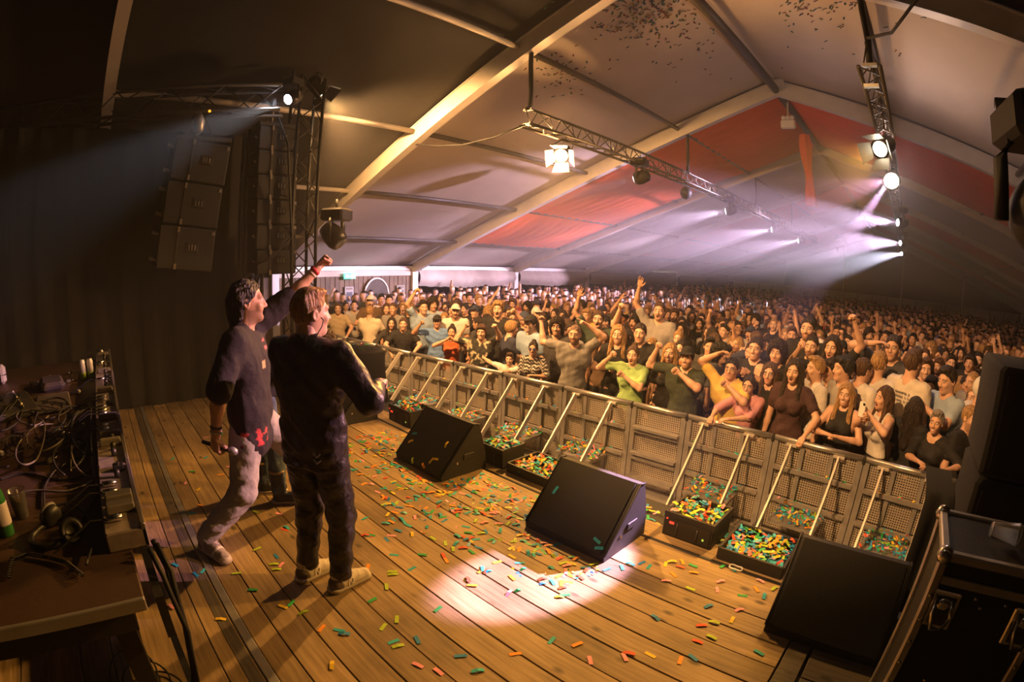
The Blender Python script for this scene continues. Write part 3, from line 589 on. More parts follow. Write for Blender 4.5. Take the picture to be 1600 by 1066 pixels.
def fresnel(loc, target, label, hang_z, lens=LENSW, s=1.0):
    loc = Vector(loc); d = (Vector(target) - loc).normalized(); R = aim(d); hor = d.cross(Vector((0, 0, 1))).normalized(); up = hor.cross(d)
    t = thing('fresnel_lamp', label, 'stage light', loc - d * 0.03, 0, 'fresnel front lamps'); o = Vector((0, 0, 0))
    MB().lathe([(0.03 * s, -0.26 * s), (0.09 * s, -0.24 * s), (0.105 * s, -0.2 * s), (0.105 * s, -0.02 * s), (0.115 * s, 0.0), (0.09 * s, 0.0)], o, 18, R).build('body', BLKM, t, True)
    MB().lathe([(0.088 * s, 0.0), (0.06 * s, 0.012 * s), (0.001, 0.017 * s)], o, 18, R).build('lens', lens, t, True)
    for e, (ax, sgn) in enumerate(((hor, 1), (hor, -1), (up, 1), (up, -1))):
        oth = up if e < 2 else hor; q = ax * (sgn * 0.105 * s); tip = q + d * 0.13 * s + ax * (sgn * 0.09 * s)
        MB().add([q + oth * .09 * s, q - oth * .09 * s, tip - oth * .12 * s, tip + oth * .12 * s, q + oth * .09 * s - d * .003, q - oth * .09 * s - d * .003, tip - oth * .12 * s - d * .003, tip + oth * .12 * s - d * .003], [(0, 1, 2, 3), (7, 6, 5, 4), (0, 3, 7, 4), (1, 5, 6, 2), (3, 2, 6, 7), (0, 4, 5, 1)]).build('barn_door', mat('barn_door', (0.09, 0.085, 0.08), 0.5), t)
    b = o - d * 0.12 * s
    MB().path([b + hor * 0.115 * s, b + hor * 0.14 * s + Vector((0, 0, 0.12 * s)), b + Vector((0, 0, 0.2 * s)), b - hor * 0.14 * s + Vector((0, 0, 0.12 * s)), b - hor * 0.115 * s], 0.009, 6).build('yoke', STEEL_D, t, True)
    MB().tube(b + Vector((0, 0, 0.2 * s)), (b.x, b.y, hang_z - t.location.z), 0.014, 6).build('hook_clamp', STEEL_D, t, True)
    return t
fresnel((LT_X, 5.36, 3.32), (-1.9, 0.6, 0.0), 'warm glowing fresnel lamp at the near end of the left truss', 3.6)
fresnel((RT_X - 0.03, 5.78, 3.31), (-2.9, 0.9, 0.2), 'fresnel lamp with lit barn doors turned to the stage at right', 3.79)
fresnel((-6.02, 2.63, 3.98), (-6.6, 9.0, -0.9), 'added black fresnel lamp clamped high on the truss tower facing the crowd', 4.1)  # made-up housing for the left crowd wash
fresnel((-2.2, 0.24, 4.33), (-0.3, 8.0, -0.8), 'added black fresnel lamp under the roof above the stage', 5.3)  # made-up housing, out of view, for the second crowd wash
t = thing('round_lamp', 'round dazzling lamp hanging below the right truss', 'stage light', (-0.25, 7.42, 3.30)); Rq = aim(Vector((0.3, -7.4, -1.45)))
MB().lathe([(0.02, -0.2), (0.10, -0.16), (0.13, 0.0), (0.12, 0.01)], (0, 0, 0), 20, Rq).build('body', BLKM, t, True)
MB().lathe([(0.118, 0.005), (0.08, 0.02), (0.001, 0.026)], (0, 0, 0), 20, Rq).build('lens', LENSW, t, True)
MB().tube((0, 0.1, 0.05), (-0.05, 0.1, 0.5), 0.014, 6).build('clamp', STEEL_D, t, True)
t = thing('cable_ball', 'round black bundle of cable hanging below the left truss', 'cable', (LT_X, 9.4, 3.40))
MB().lathe([(0.01, -.13), (0.08, -.10), (0.12, -.02), (0.12, .04), (0.07, .11), (.015, .14)], (0, 0, 0), 14).build('bundle', RUB, t, True)
MB().tube((0, 0, .12), (0, 0, .25), 0.012, 6).build('strap', RUB, t, True)
t = thing('emergency_light', 'white twin-spot emergency light box at the roof ridge', 'emergency light', (RX + 0.06, 9.45 + 0.6, RZ - 0.62))
MB().box((0, 0, 0), (0.30, 0.12, 0.17), bevel=0.02).build('box', WHITE_P, t); MB().tube((0, 0, .08), (0, 0, .52), 0.02, 6).build('stem', BEAM, t)
for e in (-.09, .0, .09): MB().lathe([(0.02, -.03), (0.05, 0), (0.045, .03)], (e, -.02, .13), 12, Matrix.Rotation(math.pi / 2, 3, 'X')).build('spot_head', WHITE_P, t, True)
tag(MB().path([(RT_X, 4.7, 4.1), (RT_X + 0.25, 4.3, 3.95), (RT_X + 0.55, 3.9, 4.1), (RT_X + 0.8, 3.6, 4.5), (RT_X + 0.9, 3.5, 4.85)], 0.016, 6).build('cable', RUB, None, True), 'black cable slung between the right truss and the roof beam', 'cable')
tag(MB().path([(-6.9, 4.72, 3.75), (-6.3, 4.7, 3.62), (-5.6, 4.66, 3.52), (-4.9, 4.63, 3.52), (LT_X, 4.62, 3.6)], 0.014, 6).build('cable', RUB, None, True), 'black cable sagging from the tent frame to the left truss end', 'cable')
# small orange lamp on the stage truss
tag(MB().lathe([(0.012, -.012), (0.016, 0), (0.012, .012)], (-5.95, 1.15, 3.55), 10).build('indicator_lamp', mat('orange_led', (0.8, 0.2, 0.02), 0.4, emit=(1, 0.3, 0.02), estr=3), None, True), 'tiny orange indicator lamp on the dark stage truss', 'lamp')
# ------------------------------------------------------------------ hung loudspeaker arrays
HARD = mat('rigging_metal', (0.42, 0.38, 0.32), 0.4, 0.8, 0.3, 30)
def array(n, x, ytop, ybot, ztop, zbot, W, D, label, big):
    t = thing('speaker_array', label, 'speaker', (x, ytop, ztop)); h = (ztop - zbot) / n
    for i in range(n):
        f = (i + .5) / n; dy = (ybot - ytop) * f; R = Matrix.Rotation(-0.11 if big else 0.0, 3, 'X') @ Matrix.Rotation(0.06 * i / n, 3, 'Y'); c = Vector((0, dy + W / 2, -h * (i + .5)))
        b = MB().box(c, (D, W, h - 0.008), R, bevel=0.012).build('cabinet', CAB, t)
        hx = D / 2 + 0.001
        MB().box(c + R @ Vector((hx, 0.10 * W, 0.02)), (0.014, 0.15 if big else .12, 0.11 if big else .09), R, bevel=0.012).build('handle_cup', RUB, b)
        for e in (-.036, 0.0, .036): MB().box(c + R @ Vector((hx + .009, 0.10 * W + e, 0.02)), (0.014, 0.013, 0.06), R, bevel=0.003).build('handle_bar', HARD, b)
        MB().box(c + R @ Vector((hx, -0.17 * W, 0)), (0.012, 0.018, h * .92), R).build('rigging_rail', STEEL_D, b)
        for e in (-.42, .42): MB().box(c + R @ Vector((hx + .008, -0.17 * W, h * e)), (0.02, 0.026, 0.06), R).build('rigging_pin', HARD, b)
        MB().box(c + R @ Vector((hx, W * .46, h * .4)), (0.012, 0.03, 0.04), R).build('corner_bracket', HARD, b)
        for e in ((-.3, .28) if big else (0,)):
            q = c + R @ Vector((D * .3, -W / 2, h * e)); MB().tube(q, q + Vector((0.02, -0.075 if big else -.03, 0.015)), 0.022 if big else .012, 8).build('connector', HARD, b, True)
    MB().box((0, W / 2, 0.03), (D * .9, W, 0.06), bevel=.01).build('fly_frame', STEEL_D, t)
    MB().tube((0, W * .4, 0.05), (0, W * .45, 0.42), 0.02, 8).build('hoist_chain', HARD, t, True)
    if big:
        MB().lathe([(0.03, -.13), (0.07, -.09), (0.08, .03), (0.05, .1), (.02, .14)], (0.0, W * .42, 0.26), 12).build('chain_hoist', HARD, t, True)
        for y in (0.1, .5): MB().tube((0, y, 0.05), (0, W * .42, .5), 0.006, 5).build('sling', STEEL_D, t)
array(3, -6.2, 0.80, 0.60, 3.20, 1.74, 0.66, 0.5, 'wide black loudspeaker array of three cabinets hanging before the drape', True)
array(6, -6.2, 1.80, 1.84, 3.46, 1.66, 0.52, 0.42, 'narrow black loudspeaker array of six cabinets beside the truss tower', False)
# ------------------------------------------------------------------ draped booth at the far stage corner
P = []
for i in range(33):
    a = 2 * math.pi * i / 32; cx, cy = math.copysign(abs(math.cos(a)) ** .35, math.cos(a)) * .42, math.copysign(abs(math.sin(a)) ** .35, math.sin(a)) * .24
    P.append([(cx * k + .01 * math.sin(i * 3) * (1 - z), cy * k, z * 0.9) for z, k in ((0.01, 1.12), (.3, 1.07), (.7, 1.02), (.96, 1.0), (1.0, .96))] + [(0, 0, 0.905)])
t = thing('draped_booth', 'box draped in black cloth with confetti on top at the stage corner', 'booth', (-5.05, 2.62, 0)); t.location.y = 2.50; t.location.x = -5.75
t.location = (-5.98, 3.22, -0.03); t.scale = (1, 1, .76)
MB().grid(P).build('cloth', CLOTH_B, t, True); paper_pile(lambda r: (r.uniform(-.33, .33), r.uniform(-.18, .18), 0.915), 26, t, seed=31)
# ------------------------------------------------------------------ things on the left wall
SIGN = mat('exit_green', (0.02, 0.35, 0.25), 0.4, emit=(0.10, 0.75, 0.55), estr=1.6); SIGNW = mat('sign_white', (0.9, 0.95, 0.9), 0.4, emit=(0.85, 1, 0.92), estr=2.2)
t = thing('exit_sign', 'green lit exit sign with running figure and arrow on the plank wall', 'sign', (XL + 0.12, 7.02, 1.30))
MB().box((0, 0, 0), (0.05, 0.40, 0.17), bevel=.01).build('box', SIGN, t)
MB().add([(0.028, -.16, .0), (0.028, -.08, .055), (0.028, -.08, .02), (0.028, .0, .02), (0.028, .0, -.02), (0.028, -.08, -.02), (0.028, -.08, -.055)], [(0, 1, 2, 3, 4, 5, 6)]).build('arrow', SIGNW, t)
MB().box((0.028, .12, 0), (0.004, .09, .13)).build('door_mark', SIGNW, t); mbf = MB().box((0.03, .05, .0), (0.004, .025, .06)); mbf.box((0.03, .055, .05), (.004, .025, .025)); mbf.bar((0.03, .05, -.02), (0.03, .08, -.06), .004, .014); mbf.bar((0.03, .05, -.02), (0.03, .02, -.055), .004, .014); mbf.build('figure', SIGNW, t)
t = thing('arch_panel', 'dark arched panel with metal rim on the plank wall', 'panel', (XL + 0.03, 8.0, GZ))
arc = [(0.45 * math.cos(a), 1.45 + 0.62 * math.sin(a)) for a in np.linspace(0, math.pi, 17)]
MB().prism([(0.45, 0)] + arc + [(-0.45, 0)], 'x', 0.0, 0.03).build('panel', mat('arch_picture', (0.07, 0.05, 0.035), 0.7, 0, 0.7, 5), t)
MB().path([(0.03, p[0], p[1]) for p in [(0.45, 0)] + arc + [(-0.45, 0)]], 0.03, 6).build('rim', BEAM, t, True)
for y, lab, c in ((7.06, 'light poster with a dark picture, near the exit sign', (0.30, 0.27, 0.24)), (8.92, 'pale poster right of the arched panel', (0.28, 0.25, 0.2))):
    t = thing('poster', lab + ' on the plank wall', 'poster', (XL + 0.02, y, 0.72)); MB().box((0, 0, 0), (0.012, 0.30, 0.52)).build('sheet', mat('poster_' + str(int(y)), c, 0.6), t)
    MB().box((0.008, 0.0, -0.04), (0.006, 0.2, 0.28)).build('picture', mat('poster_picture', (0.06, 0.06, 0.07), 0.6, 0, .6, 9), t); MB().box((0.008, 0, .2), (0.006, .22, .05)).build('title_bar', mat('poster_title', (0.15, .1, .07), .6), t)
LIT = mat('lit_sign', (0.8, 0.8, 0.75), 0.5, emit=(1.0, 0.97, 0.88), estr=1.6)
for y, w, z, h, lab in ((27.0, 2.6, 1.05, 0.34, 'wide white lit sign above the far bar'), (21.6, 0.9, 0.95, 0.07, 'short white tube light in the third opening'), (30.5, 1.2, 1.15, 0.12, 'small white lit panel right of the wide sign')):
    t = thing('lit_sign', lab, 'sign', (XL - 0.4, y, z)); MB().box((0, 0, 0), (0.08, w, h), bevel=.01).build('light_box', LIT, t); MB().tube((0, 0, h / 2), (0, 0, .5), .012, 5).build('stem', STEEL_D, t)
point('outside_glow_light', (XL - 1.6, 16.5, 1.0), 30, (0.45, 0.25, 0.9), .2); point('outside_glow_light', (XL - 1.6, 11.5, 1.0), 25, (0.5, 0.25, 0.8), .2); point('outside_glow_light', (XL - 1.2, 27.5, 0.9), 30, (1, .9, .8), .2)  # unseen point lights beyond the openings, no lamp built for them
# ------------------------------------------------------------------ DJ desk in the left foreground
TZ = 0.93
WALN = mat('desk_laminate', (0.075, 0.042, 0.028), 0.55, 0, 0.45, 6, 0.1, 60)
t = thing('dj_desk', 'long dark desk covered in cables and equipment beside the planks', 'table', (-1.36, -0.02, 0))
MB().box((-2.05, -0.62, TZ - 0.02), (4.1, 1.2, 0.04), bevel=.004).build('table_top', WALN, t)
MB().box((-0.008, -0.62, TZ - 0.02), (0.018, 1.2, 0.043), bevel=.003).build('edge_strip', ALU_D, t)
MB().box((-2.05, -0.62, TZ - 0.09), (4.0, 1.1, 0.10)).build('frame', BLK, t)
for x in (-0.12, -2.0, -3.95):
    for y in (-0.12, -1.1): MB().box((x, y, (TZ - .14) / 2), (0.07, 0.07, TZ - .14)).build('leg', BLKM, t)
MB().box((-2.05, 0.025, TZ - 0.12), (4.0, 0.03, 0.16)).build('cable_channel', BLK, t)
MB().box((-2.05, 0.03, 0.30), (4.0, 0.03, 0.28)).build('lower_panel', BLK, t)
# row of player units with their socket backs towards the planks
UNITM = mat('brushed_unit', (0.42, 0.35, 0.33), 0.45, 0.4, 0.4, 40)
pos = ['nearest the headphones', 'second from the headphones', 'in the middle of the desk edge', 'fourth along the desk edge', 'next to the drink cans', 'at the far end of the desk edge']
rr = random.Random(5)
for i in range(6):
    x1 = -1.66 - 0.64 * i; L = 0.62
    u = thing('player_unit', 'metal player unit with sockets, ' + pos[i], 'audio unit', (x1 - L / 2, -0.045, TZ), 0, 'row of player units on the desk')
    MB().box((0, 0, 0.035), (L, 0.15, 0.07), bevel=.005).build('body', UNITM, u)
    MB().box((0.0, 0.066, 0.042), (L, 0.02, 0.09), bevel=.004).build('rear_rim', mat('rim_metal', (0.34, .30, .28), .4, .7, .3, 40), u)
    x = -L / 2 + 0.05
    while x < L / 2 - 0.05:
        k = rr.choice((0, 1, 2, 3)); w = rr.uniform(.035, .06)
        if k == 0: MB().lathe([(0.014, 0), (0.014, .028), (.009, .034)], (x, 0.01, 0.07), 10).build('knob', STEEL_D, u, True)
        elif k == 1:
            MB().tube((x, -0.06, .085), (x, 0.0, .085), 0.012, 8).build('plug', CHROME, u, True); MB().path([(x, -.06, .085), (x, -.12, .09), (x + .02, -.2, .05), (x + .03, -.28, .012)], .004, 5).build('lead', RUB, u)
        elif k == 2: MB().box((x, 0.02, .082), (w, .05, .026), bevel=.004).build('socket', BLKM, u); MB().tube((x, .02, .095), (x, .02, .105), .008, 8).build('plug', CHROME, u)
        else: MB().box((x, 0.0, .088), (w, .11, .035), bevel=.005).build('fader_block', mat('grey_block', (.30, .27, .25), .5, .4, .2, 30), u)
        x += w + 0.03
def dz(px, py, z=TZ): return on_z(px, py, z)
# headphones
HPB = mat('headphone_black', (0.022, 0.021, 0.021), 0.45)
p = dz(100, 835); t = thing('headphones', 'black headphones with a grey ear pad lying on the desk', 'headphones', (p.x, p.y, TZ), 0.5)
arc = [(0.085 * math.cos(a), 0.105 * math.sin(a) - .03, 0.025 + 0.01 * math.sin(a)) for a in np.linspace(math.pi * 1.02, math.pi * 1.98, 15)]
MB().path(arc, 0.013, 8).build('headband', HPB, t, True)
for s in (-1, 1):
    Rr = Matrix.Rotation(s * 1.15, 3, 'Y') @ Matrix.Rotation(.2, 3, 'X')
    c = MB().lathe([(0.02, -.022), (0.042, -.018), (0.046, 0), (0.044, .012)], (s * .085, -.0, .046), 16, Rr).build('ear_cup', HPB, t, True)
    MB().lathe([(0.044, .012), (0.047, .022), (0.036, .03), (0.026, .022), (.02, .014), (.001, .013)], (s * .085, 0, .046), 16, Rr).build('ear_pad', mat('pad_grey', (.20, .19, .19), .5) if s < 0 else HPB, c, True)
# coiled cable
pts = []
base = [dz(15, 910), dz(22, 880), dz(45, 872), dz(80, 878), dz(105, 885), dz(130, 905)]
for i in range(200):
    f = i / 199 * (len(base) - 1.001); k = int(f); q = base[k].lerp(base[k + 1], f - k); a = i * 1.25
    pts.append((q.x + .004 * math.cos(a), q.y + .009 * math.sin(a), TZ + .016 + .009 * math.cos(a)))
tag(MB().path(pts, .0028, 5).build('coiled_cable', RUB, None, True), 'coiled black headphone cable at the near edge of the desk', 'cable')
# bottle, cup with amber drink
p = dz(12, 835); t = thing('bottle', 'green bottle with a pale label at the left picture edge', 'bottle', (p.x, p.y, TZ))
GREENG = mat('green_glass', (0.03, 0.16, 0.04), 0.12, coat=.5)
MB().lathe([(0.03, 0), (0.033, .005), (0.033, .14), (0.028, .17), (0.014, .20), (0.013, .25), (.015, .252), (.015, .262), (.002, .263)], (0, 0, 0), 18).build('glass', GREENG, t, True)
MB().lathe([(0.0336, .045), (0.0338, .05), (0.0338, .125), (.0336, .13)], (0, 0, 0), 18).build('label', mat('bottle_label', (.55, .5, .58), .5), t, True)
p = dz(36, 808); t = cup('plastic_cup', (p.x, p.y, TZ), 'clear plastic cup with amber drink and a straw on the desk', drink=mat('amber_drink', (.75, .33, .03), .1, trans=.5)); MB().tube((-.015, 0, .01), (.03, .012, .125), .003, 6).build('straw', WHITE_P, t)
# cans
for i, (px, py, lab) in enumerate(((131, 594, 'slim white and lime drink can, left of the pair by the units'), (143, 592, 'slim white and lime drink can, right of the pair by the units'))):
    p = dz(px, py); p.x = max(p.x, -5.0); t = thing('drink_can', lab, 'can', (p.x, p.y, TZ), 0, 'drink cans on the desk')
    MB().lathe([(.022, 0), (.027, .006), (.027, .06), (.0271, .061)], (0, 0, 0), 14).build('lime_base', mat('lime_tin', (.35, .55, .05), .35, .3), t, True)
    MB().lathe([(.0271, .061), (.027, .15), (.022, .162), (.022, .166), (.002, .164)], (0, 0, 0), 14).build('white_body', mat('white_tin', (.75, .74, .72), .35, .2), t, True)
# flat cases, power brick, laptop
def slab(name, px, py, size, col, label, cat, rz=0.0, rough=.4, metal=.2, z=0.0):
    p = dz(px, py); t = thing(name, label, cat, (p.x, p.y, TZ + z), rz)
    MB().box((0, 0, size[2] / 2), size, bevel=min(size) * .35).build('shell', mat(name + '_' + str(px), col, rough, metal, .2, 12), t); MB().box((0, 0, size[2] * .5), (size[0] * 1.004, size[1] * 1.004, .004)).build('seam', BLK, t); return t
slab('laptop', 84, 632, (.50, .26, .022), (.42, .36, .40), 'closed pale laptop under a tangle of cables', 'laptop', .1, .35, .6)
slab('headphone_case', 82, 606, (.34, .20, .07), (.10, .085, .08), 'rounded dark case at the back of the desk', 'case', .15)
slab('power_brick', 157, 628, (.16, .10, .05), (.36, .31, .28), 'grey power adapter block near the player units', 'adapter', .05, .5, 0)
slab('mixer', 20, 640, (.62, .34, .05), (.10, .095, .11), 'tilted mixer panel with faders at the left picture edge', 'mixer', .3, .4, .4)
p = dz(22, 640); mx = [o for o in C.objects if o.name.startswith('mixer')][0]
for i in range(8): MB().lathe([(.010, 0), (.010, .02), (.006, .024)], (-.25 + .07 * i, .05, .05), 8).build('knob', WHITE_P if i % 3 == 0 else STEEL_D, mx, True); MB().box((-.25 + .07 * i, -.07, .054), (.012, .03, .012)).build('fader', CHROME if i % 2 else STEEL_D, mx)
slab('tissue_pack', 5, 600, (.10, .08, .16), (.55, .52, .62), 'pale box at the left picture edge', 'box', .2, .6, 0)
# cables over the desk
def smooth_pts(q, m=7):
    q = [Vector(p) for p in q]; out = []
    for k in range(len(q) - 1):
        p0, p1, p2, p3 = q[max(k - 1, 0)], q[k], q[k + 1], q[min(k + 2, len(q) - 1)]
        for s in range(m):
            u = s / m; out.append(0.5 * ((2 * p1) + (p2 - p0) * u + (2 * p0 - 5 * p1 + 4 * p2 - p3) * u * u + (3 * p1 - p0 - 3 * p2 + p3) * u ** 3))
    return out + [q[-1]]
r = random.Random(12); CABM = [RUB, RUB, RUB, mat('grey_cable', (.16, .14, .12), .5)]
NEARC = [[(0, 752), (40, 742), (90, 752), (130, 745), (160, 722)], [(70, 795), (72, 762), (92, 735), (130, 718), (152, 732), (158, 762), (140, 798), (122, 830)], [(32, 775), (60, 772), (110, 772), (150, 752), (168, 715)], [(112, 742), (116, 704), (140, 690), (162, 706), (168, 740), (150, 772)], [(76, 802), (110, 796), (138, 815), (148, 850), (138, 892)]]
NL_ = ['running along the near desk from the left edge', 'rising in a wide arc to the headphones', 'with a bright sleeve behind the drink cup', 'bent in a tight hoop beside the player units', 'curving from the headphones to the desk corner']
for i, pl in enumerate(NEARC): tag(MB().path([(p.x, min(p.y, -.14), TZ + .007 + .004 * i) for p in smooth_pts([dz(*q) for q in pl])], .0055, 6).build('cable', CABM[(0, 0, 3, 3, 0)[i]], None, True), 'cable ' + NL_[i], 'cable')
for i in range(18):
    c = dz(r.uniform(20, 160), r.uniform(640, 715)); a0 = r.uniform(0, 6.28); n_ = r.uniform(3.5, 7.5); rx, ry = r.uniform(.10, .45), r.uniform(.05, .16); dr = r.uniform(-.25, .25)
    pts = [(c.x + rx * math.cos(a0 + n_ * k / 30) + dr * k / 30, max(-1.15, min(c.y + ry * math.sin(a0 + n_ * k / 30) - .03, -.15)), TZ + .008 + .03 * abs(math.sin(k * .21 + i)) + .002 * i) for k in range(31)]
    tag(MB().path(pts, r.choice((.004, .005, .006)), 6).build('cable', CABM[i % 4], None, True), 'cable in the tangle at the far half of the desk', 'cable', 'tangled cables on the desk')
for i in range(14):
    x, y = r.uniform(-4.9, -2.6), r.uniform(-.75, -.18); t = thing('cable_plug', 'small plug or adapter lying among the tangled cables', 'plug', (x, y, TZ), r.uniform(0, 6), 'plugs in the cable tangle')
    MB().box((0, 0, .016), (.05, .03, .03), bevel=.008).build('shell', r.choice((BLKM, STEEL_D, WHITE_P, HARD)), t); MB().tube((.025, 0, .016), (.06, 0, .014), .008, 8).build('tip', CHROME, t, True)
for i, (dx, dy) in enumerate(((0, 0), (.03, .01), (.05, -.02))):
    tag(MB().path([(-1.62 + dx, .04 + dy, .97), (-1.55 + dx, .06 + dy, .9), (-1.5 + dx, .06, .7), (-1.48 + dx, .03, .5), (-1.52 + dx, -.02, .3), (-1.62 + dx, -.1 + dy, .1), (-1.8 + dx, -.2, .03)], .009, 6).build('cable', RUB, None, True), 'cable in the bundle dropping from the desk corner to the floor', 'cable', 'cable bundle under the desk corner')
for i in range(5):
    c = (-1.75 - .08 * i, -.05 - .05 * i); tag(MB().path([(c[0] + (.12 + .02 * i) * math.cos(a), c[1] + .12 * math.sin(a), .02 + .01 * math.sin(2 * a) + .006 * i) for a in np.linspace(0, 5.6, 26)], .005, 5).build('cable', RUB if i % 2 else CABM[2], None, True), 'loop of cable coiled on the planks under the desk', 'cable', 'coils under the desk')
# ------------------------------------------------------------------ people: bodies grown from smooth distance fields
def V3(*a): return np.array(a, np.float32)
class SDF:
    def __init__(s, lo, hi, vox):
        s.vox = vox; s.lo = np.array(lo, np.float32); s.n = np.maximum(4, np.ceil((np.array(hi) - s.lo) / vox).astype(int) + 1)
        s.D = np.full(s.n, 0.12, np.float32)
    def _sub(s, lo, hi):
        a = np.clip(np.floor((np.array(lo) - s.lo) / s.vox).astype(int), 0, s.n - 1); b = np.clip(np.ceil((np.array(hi) - s.lo) / s.vox).astype(int) + 1, 1, s.n)
        sl = tuple(slice(i, j) for i, j in zip(a, b)); g = [s.lo[k] + s.vox * np.arange(a[k], b[k], dtype=np.float32) for k in range(3)]
        return sl, np.meshgrid(*g, indexing='ij', sparse=True)
    def _mix(s, sl, d, k, op):
        D = s.D[sl]
        if op == 'u':
            if k > 0: h = np.clip(0.5 + 0.5 * (D - d) / k, 0, 1); s.D[sl] = D + (d - D) * h - k * h * (1 - h)
            else: s.D[sl] = np.minimum(D, d)
        else:
            if k > 0: h = np.clip(0.5 - 0.5 * (D + d) / k, 0, 1); s.D[sl] = D + (-d - D) * h + k * h * (1 - h)
            else: s.D[sl] = np.maximum(D, -d)
    def cap(s, a, b, ra, rb=None, k=0.03, op='u', sc=(1, 1, 1)):
        """tapered capsule; sc squeezes space (y scale > 1 flattens)"""
        rb = ra if rb is None else rb; a = np.array(a, np.float32); b = np.array(b, np.float32); m = max(ra, rb) + 0.10
        sl, (X, Y, Z) = s._sub(np.minimum(a, b) - m, np.maximum(a, b) + m)
        sx, sy, sz = sc; ab = (b - a) * [sx, sy, sz]; L2 = float(ab @ ab) + 1e-9
        x, y, z = (X - a[0]) * sx, (Y - a[1]) * sy, (Z - a[2]) * sz
        t = np.clip((x * ab[0] + y * ab[1] + z * ab[2]) / L2, 0, 1)
        d = np.sqrt((x - t * ab[0]) ** 2 + (y - t * ab[1]) ** 2 + (z - t * ab[2]) ** 2) - (ra + (rb - ra) * t)
        s._mix(sl, d / max(1, 0.5 * (1 + max(sc))), k, op); return s
    def ell(s, c, r, k=0.03, op='u'):
        c = np.array(c, np.float32); r = np.array(r, np.float32); sl, (X, Y, Z) = s._sub(c - r - 0.1, c + r + 0.1)
        x, y, z = (X - c[0]) / r[0], (Y - c[1]) / r[1], (Z - c[2]) / r[2]; k0 = np.sqrt(x * x + y * y + z * z)
        k1 = np.sqrt((x / r[0]) ** 2 + (y / r[1]) ** 2 + (z / r[2]) ** 2) + 1e-6
        s._mix(sl, k0 * (k0 - 1) / k1, k, op); return s
    def plane(s, p, n):
        """keep the side the normal points away from"""
        n = np.array(n, np.float32); n /= np.linalg.norm(n); g = [s.lo[k] + s.vox * np.arange(s.n[k], dtype=np.float32) for k in range(3)]
        X, Y, Z = np.meshgrid(*g, indexing='ij', sparse=True); s.D = np.maximum(s.D, (X - p[0]) * n[0] + (Y - p[1]) * n[1] + (Z - p[2]) * n[2]); return s
    def wrinkle(s, amp, f, seed=0):
        g = [s.lo[k] + s.vox * np.arange(s.n[k], dtype=np.float32) for k in range(3)]; X, Y, Z = np.meshgrid(*g, indexing='ij', sparse=True); r = np.random.default_rng(seed)
        w = 0
        for i in range(4):
            a = r.normal(size=3) * f * (1 + 0.6 * i); w = w + np.sin(X * a[0] + Y * a[1] + Z * a[2] * 1.4 + r.uniform(0, 6) + 1.5 * np.sin(X * a[1] * .6 + Z * a[0] * .5)) / (1 + 0.5 * i)
        s.D = s.D + amp * 0.5 * w; return s
    def mesh(s):
        D = s.D.copy(); D[0], D[-1], D[:, 0], D[:, -1], D[:, :, 0], D[:, :, -1] = [np.maximum(q, 0.01) for q in (D[0], D[-1], D[:, 0], D[:, -1], D[:, :, 0], D[:, :, -1])]
        ins = D < 0; n = s.n
        c8 = [ins[i:n[0] - 1 + i, j:n[1] - 1 + j, k:n[2] - 1 + k] for i in (0, 1) for j in (0, 1) for k in (0, 1)]; cnt = sum(c.astype(np.int8) for c in c8)
        act = (cnt > 0) & (cnt < 8); idx = np.argwhere(act); vid = np.full(act.shape, -1, np.int64); vid[act] = np.arange(len(idx))
        acc = np.zeros((len(idx), 3), np.float32); num = np.zeros(len(idx), np.float32); I, J, K = idx.T
        corner = lambda o: D[I + o[0], J + o[1], K + o[2]]
        for ax in range(3):
            o1, o2 = [q for q in range(3) if q != ax]
            for u in (0, 1):
                for v in (0, 1):
                    a = [0, 0, 0]; a[o1] = u; a[o2] = v; b = list(a); b[ax] = 1; da, db = corner(a), corner(b); m = (da < 0) != (db < 0)
                    t = np.where(m, da / np.where(m, da - db, 1), 0); p = np.zeros((len(idx), 3), np.float32); p[:, o1] = u; p[:, o2] = v; p[:, ax] = t
                    acc[m] += p[m]; num[m] += 1
        vs = (idx + acc / np.maximum(num, 1)[:, None]) * s.vox + s.lo; fs = []
        for ax in range(3):
            o1, o2 = [(1, 2), (2, 0), (0, 1)][ax]; sl0 = [slice(None)] * 3; sl1 = [slice(None)] * 3; sl0[ax] = slice(0, -1); sl1[ax] = slice(1, None)
            A, B = ins[tuple(sl0)], ins[tuple(sl1)]; ch = np.argwhere(A != B); ok = (ch[:, o1] > 0) & (ch[:, o2] > 0) & (ch[:, o1] < n[o1] - 1) & (ch[:, o2] < n[o2] - 1); ch = ch[ok]
            if not len(ch): continue
            e1 = np.zeros(3, int); e1[o1] = 1; e2 = np.zeros(3, int); e2[o2] = 1
            q = [vid[tuple((ch - w).T)] for w in (e1 + e2, e2, 0 * e1, e1)]; q = np.stack(q, 1); fl = A[tuple(ch.T)]; q[~fl] = q[~fl][:, ::-1]; fs.append(q)
        return vs.astype(np.float32), np.concatenate(fs)
HZ = 1.622
class Soup:
    """mesh pieces with a feature colour per vertex (rgb + how strongly it covers the object colour)"""
    def __init__(s): s.v = []; s.f = []; s.c = []; s.n = 0
    def add(s, v, f, c=None):
        s.v.append(v); s.f.append(f + s.n); s.c.append(np.zeros((len(v), 4), np.float32) if c is None else c); s.n += len(v); return s
    def get(s): return np.concatenate(s.v), np.concatenate(s.f), np.concatenate(s.c)
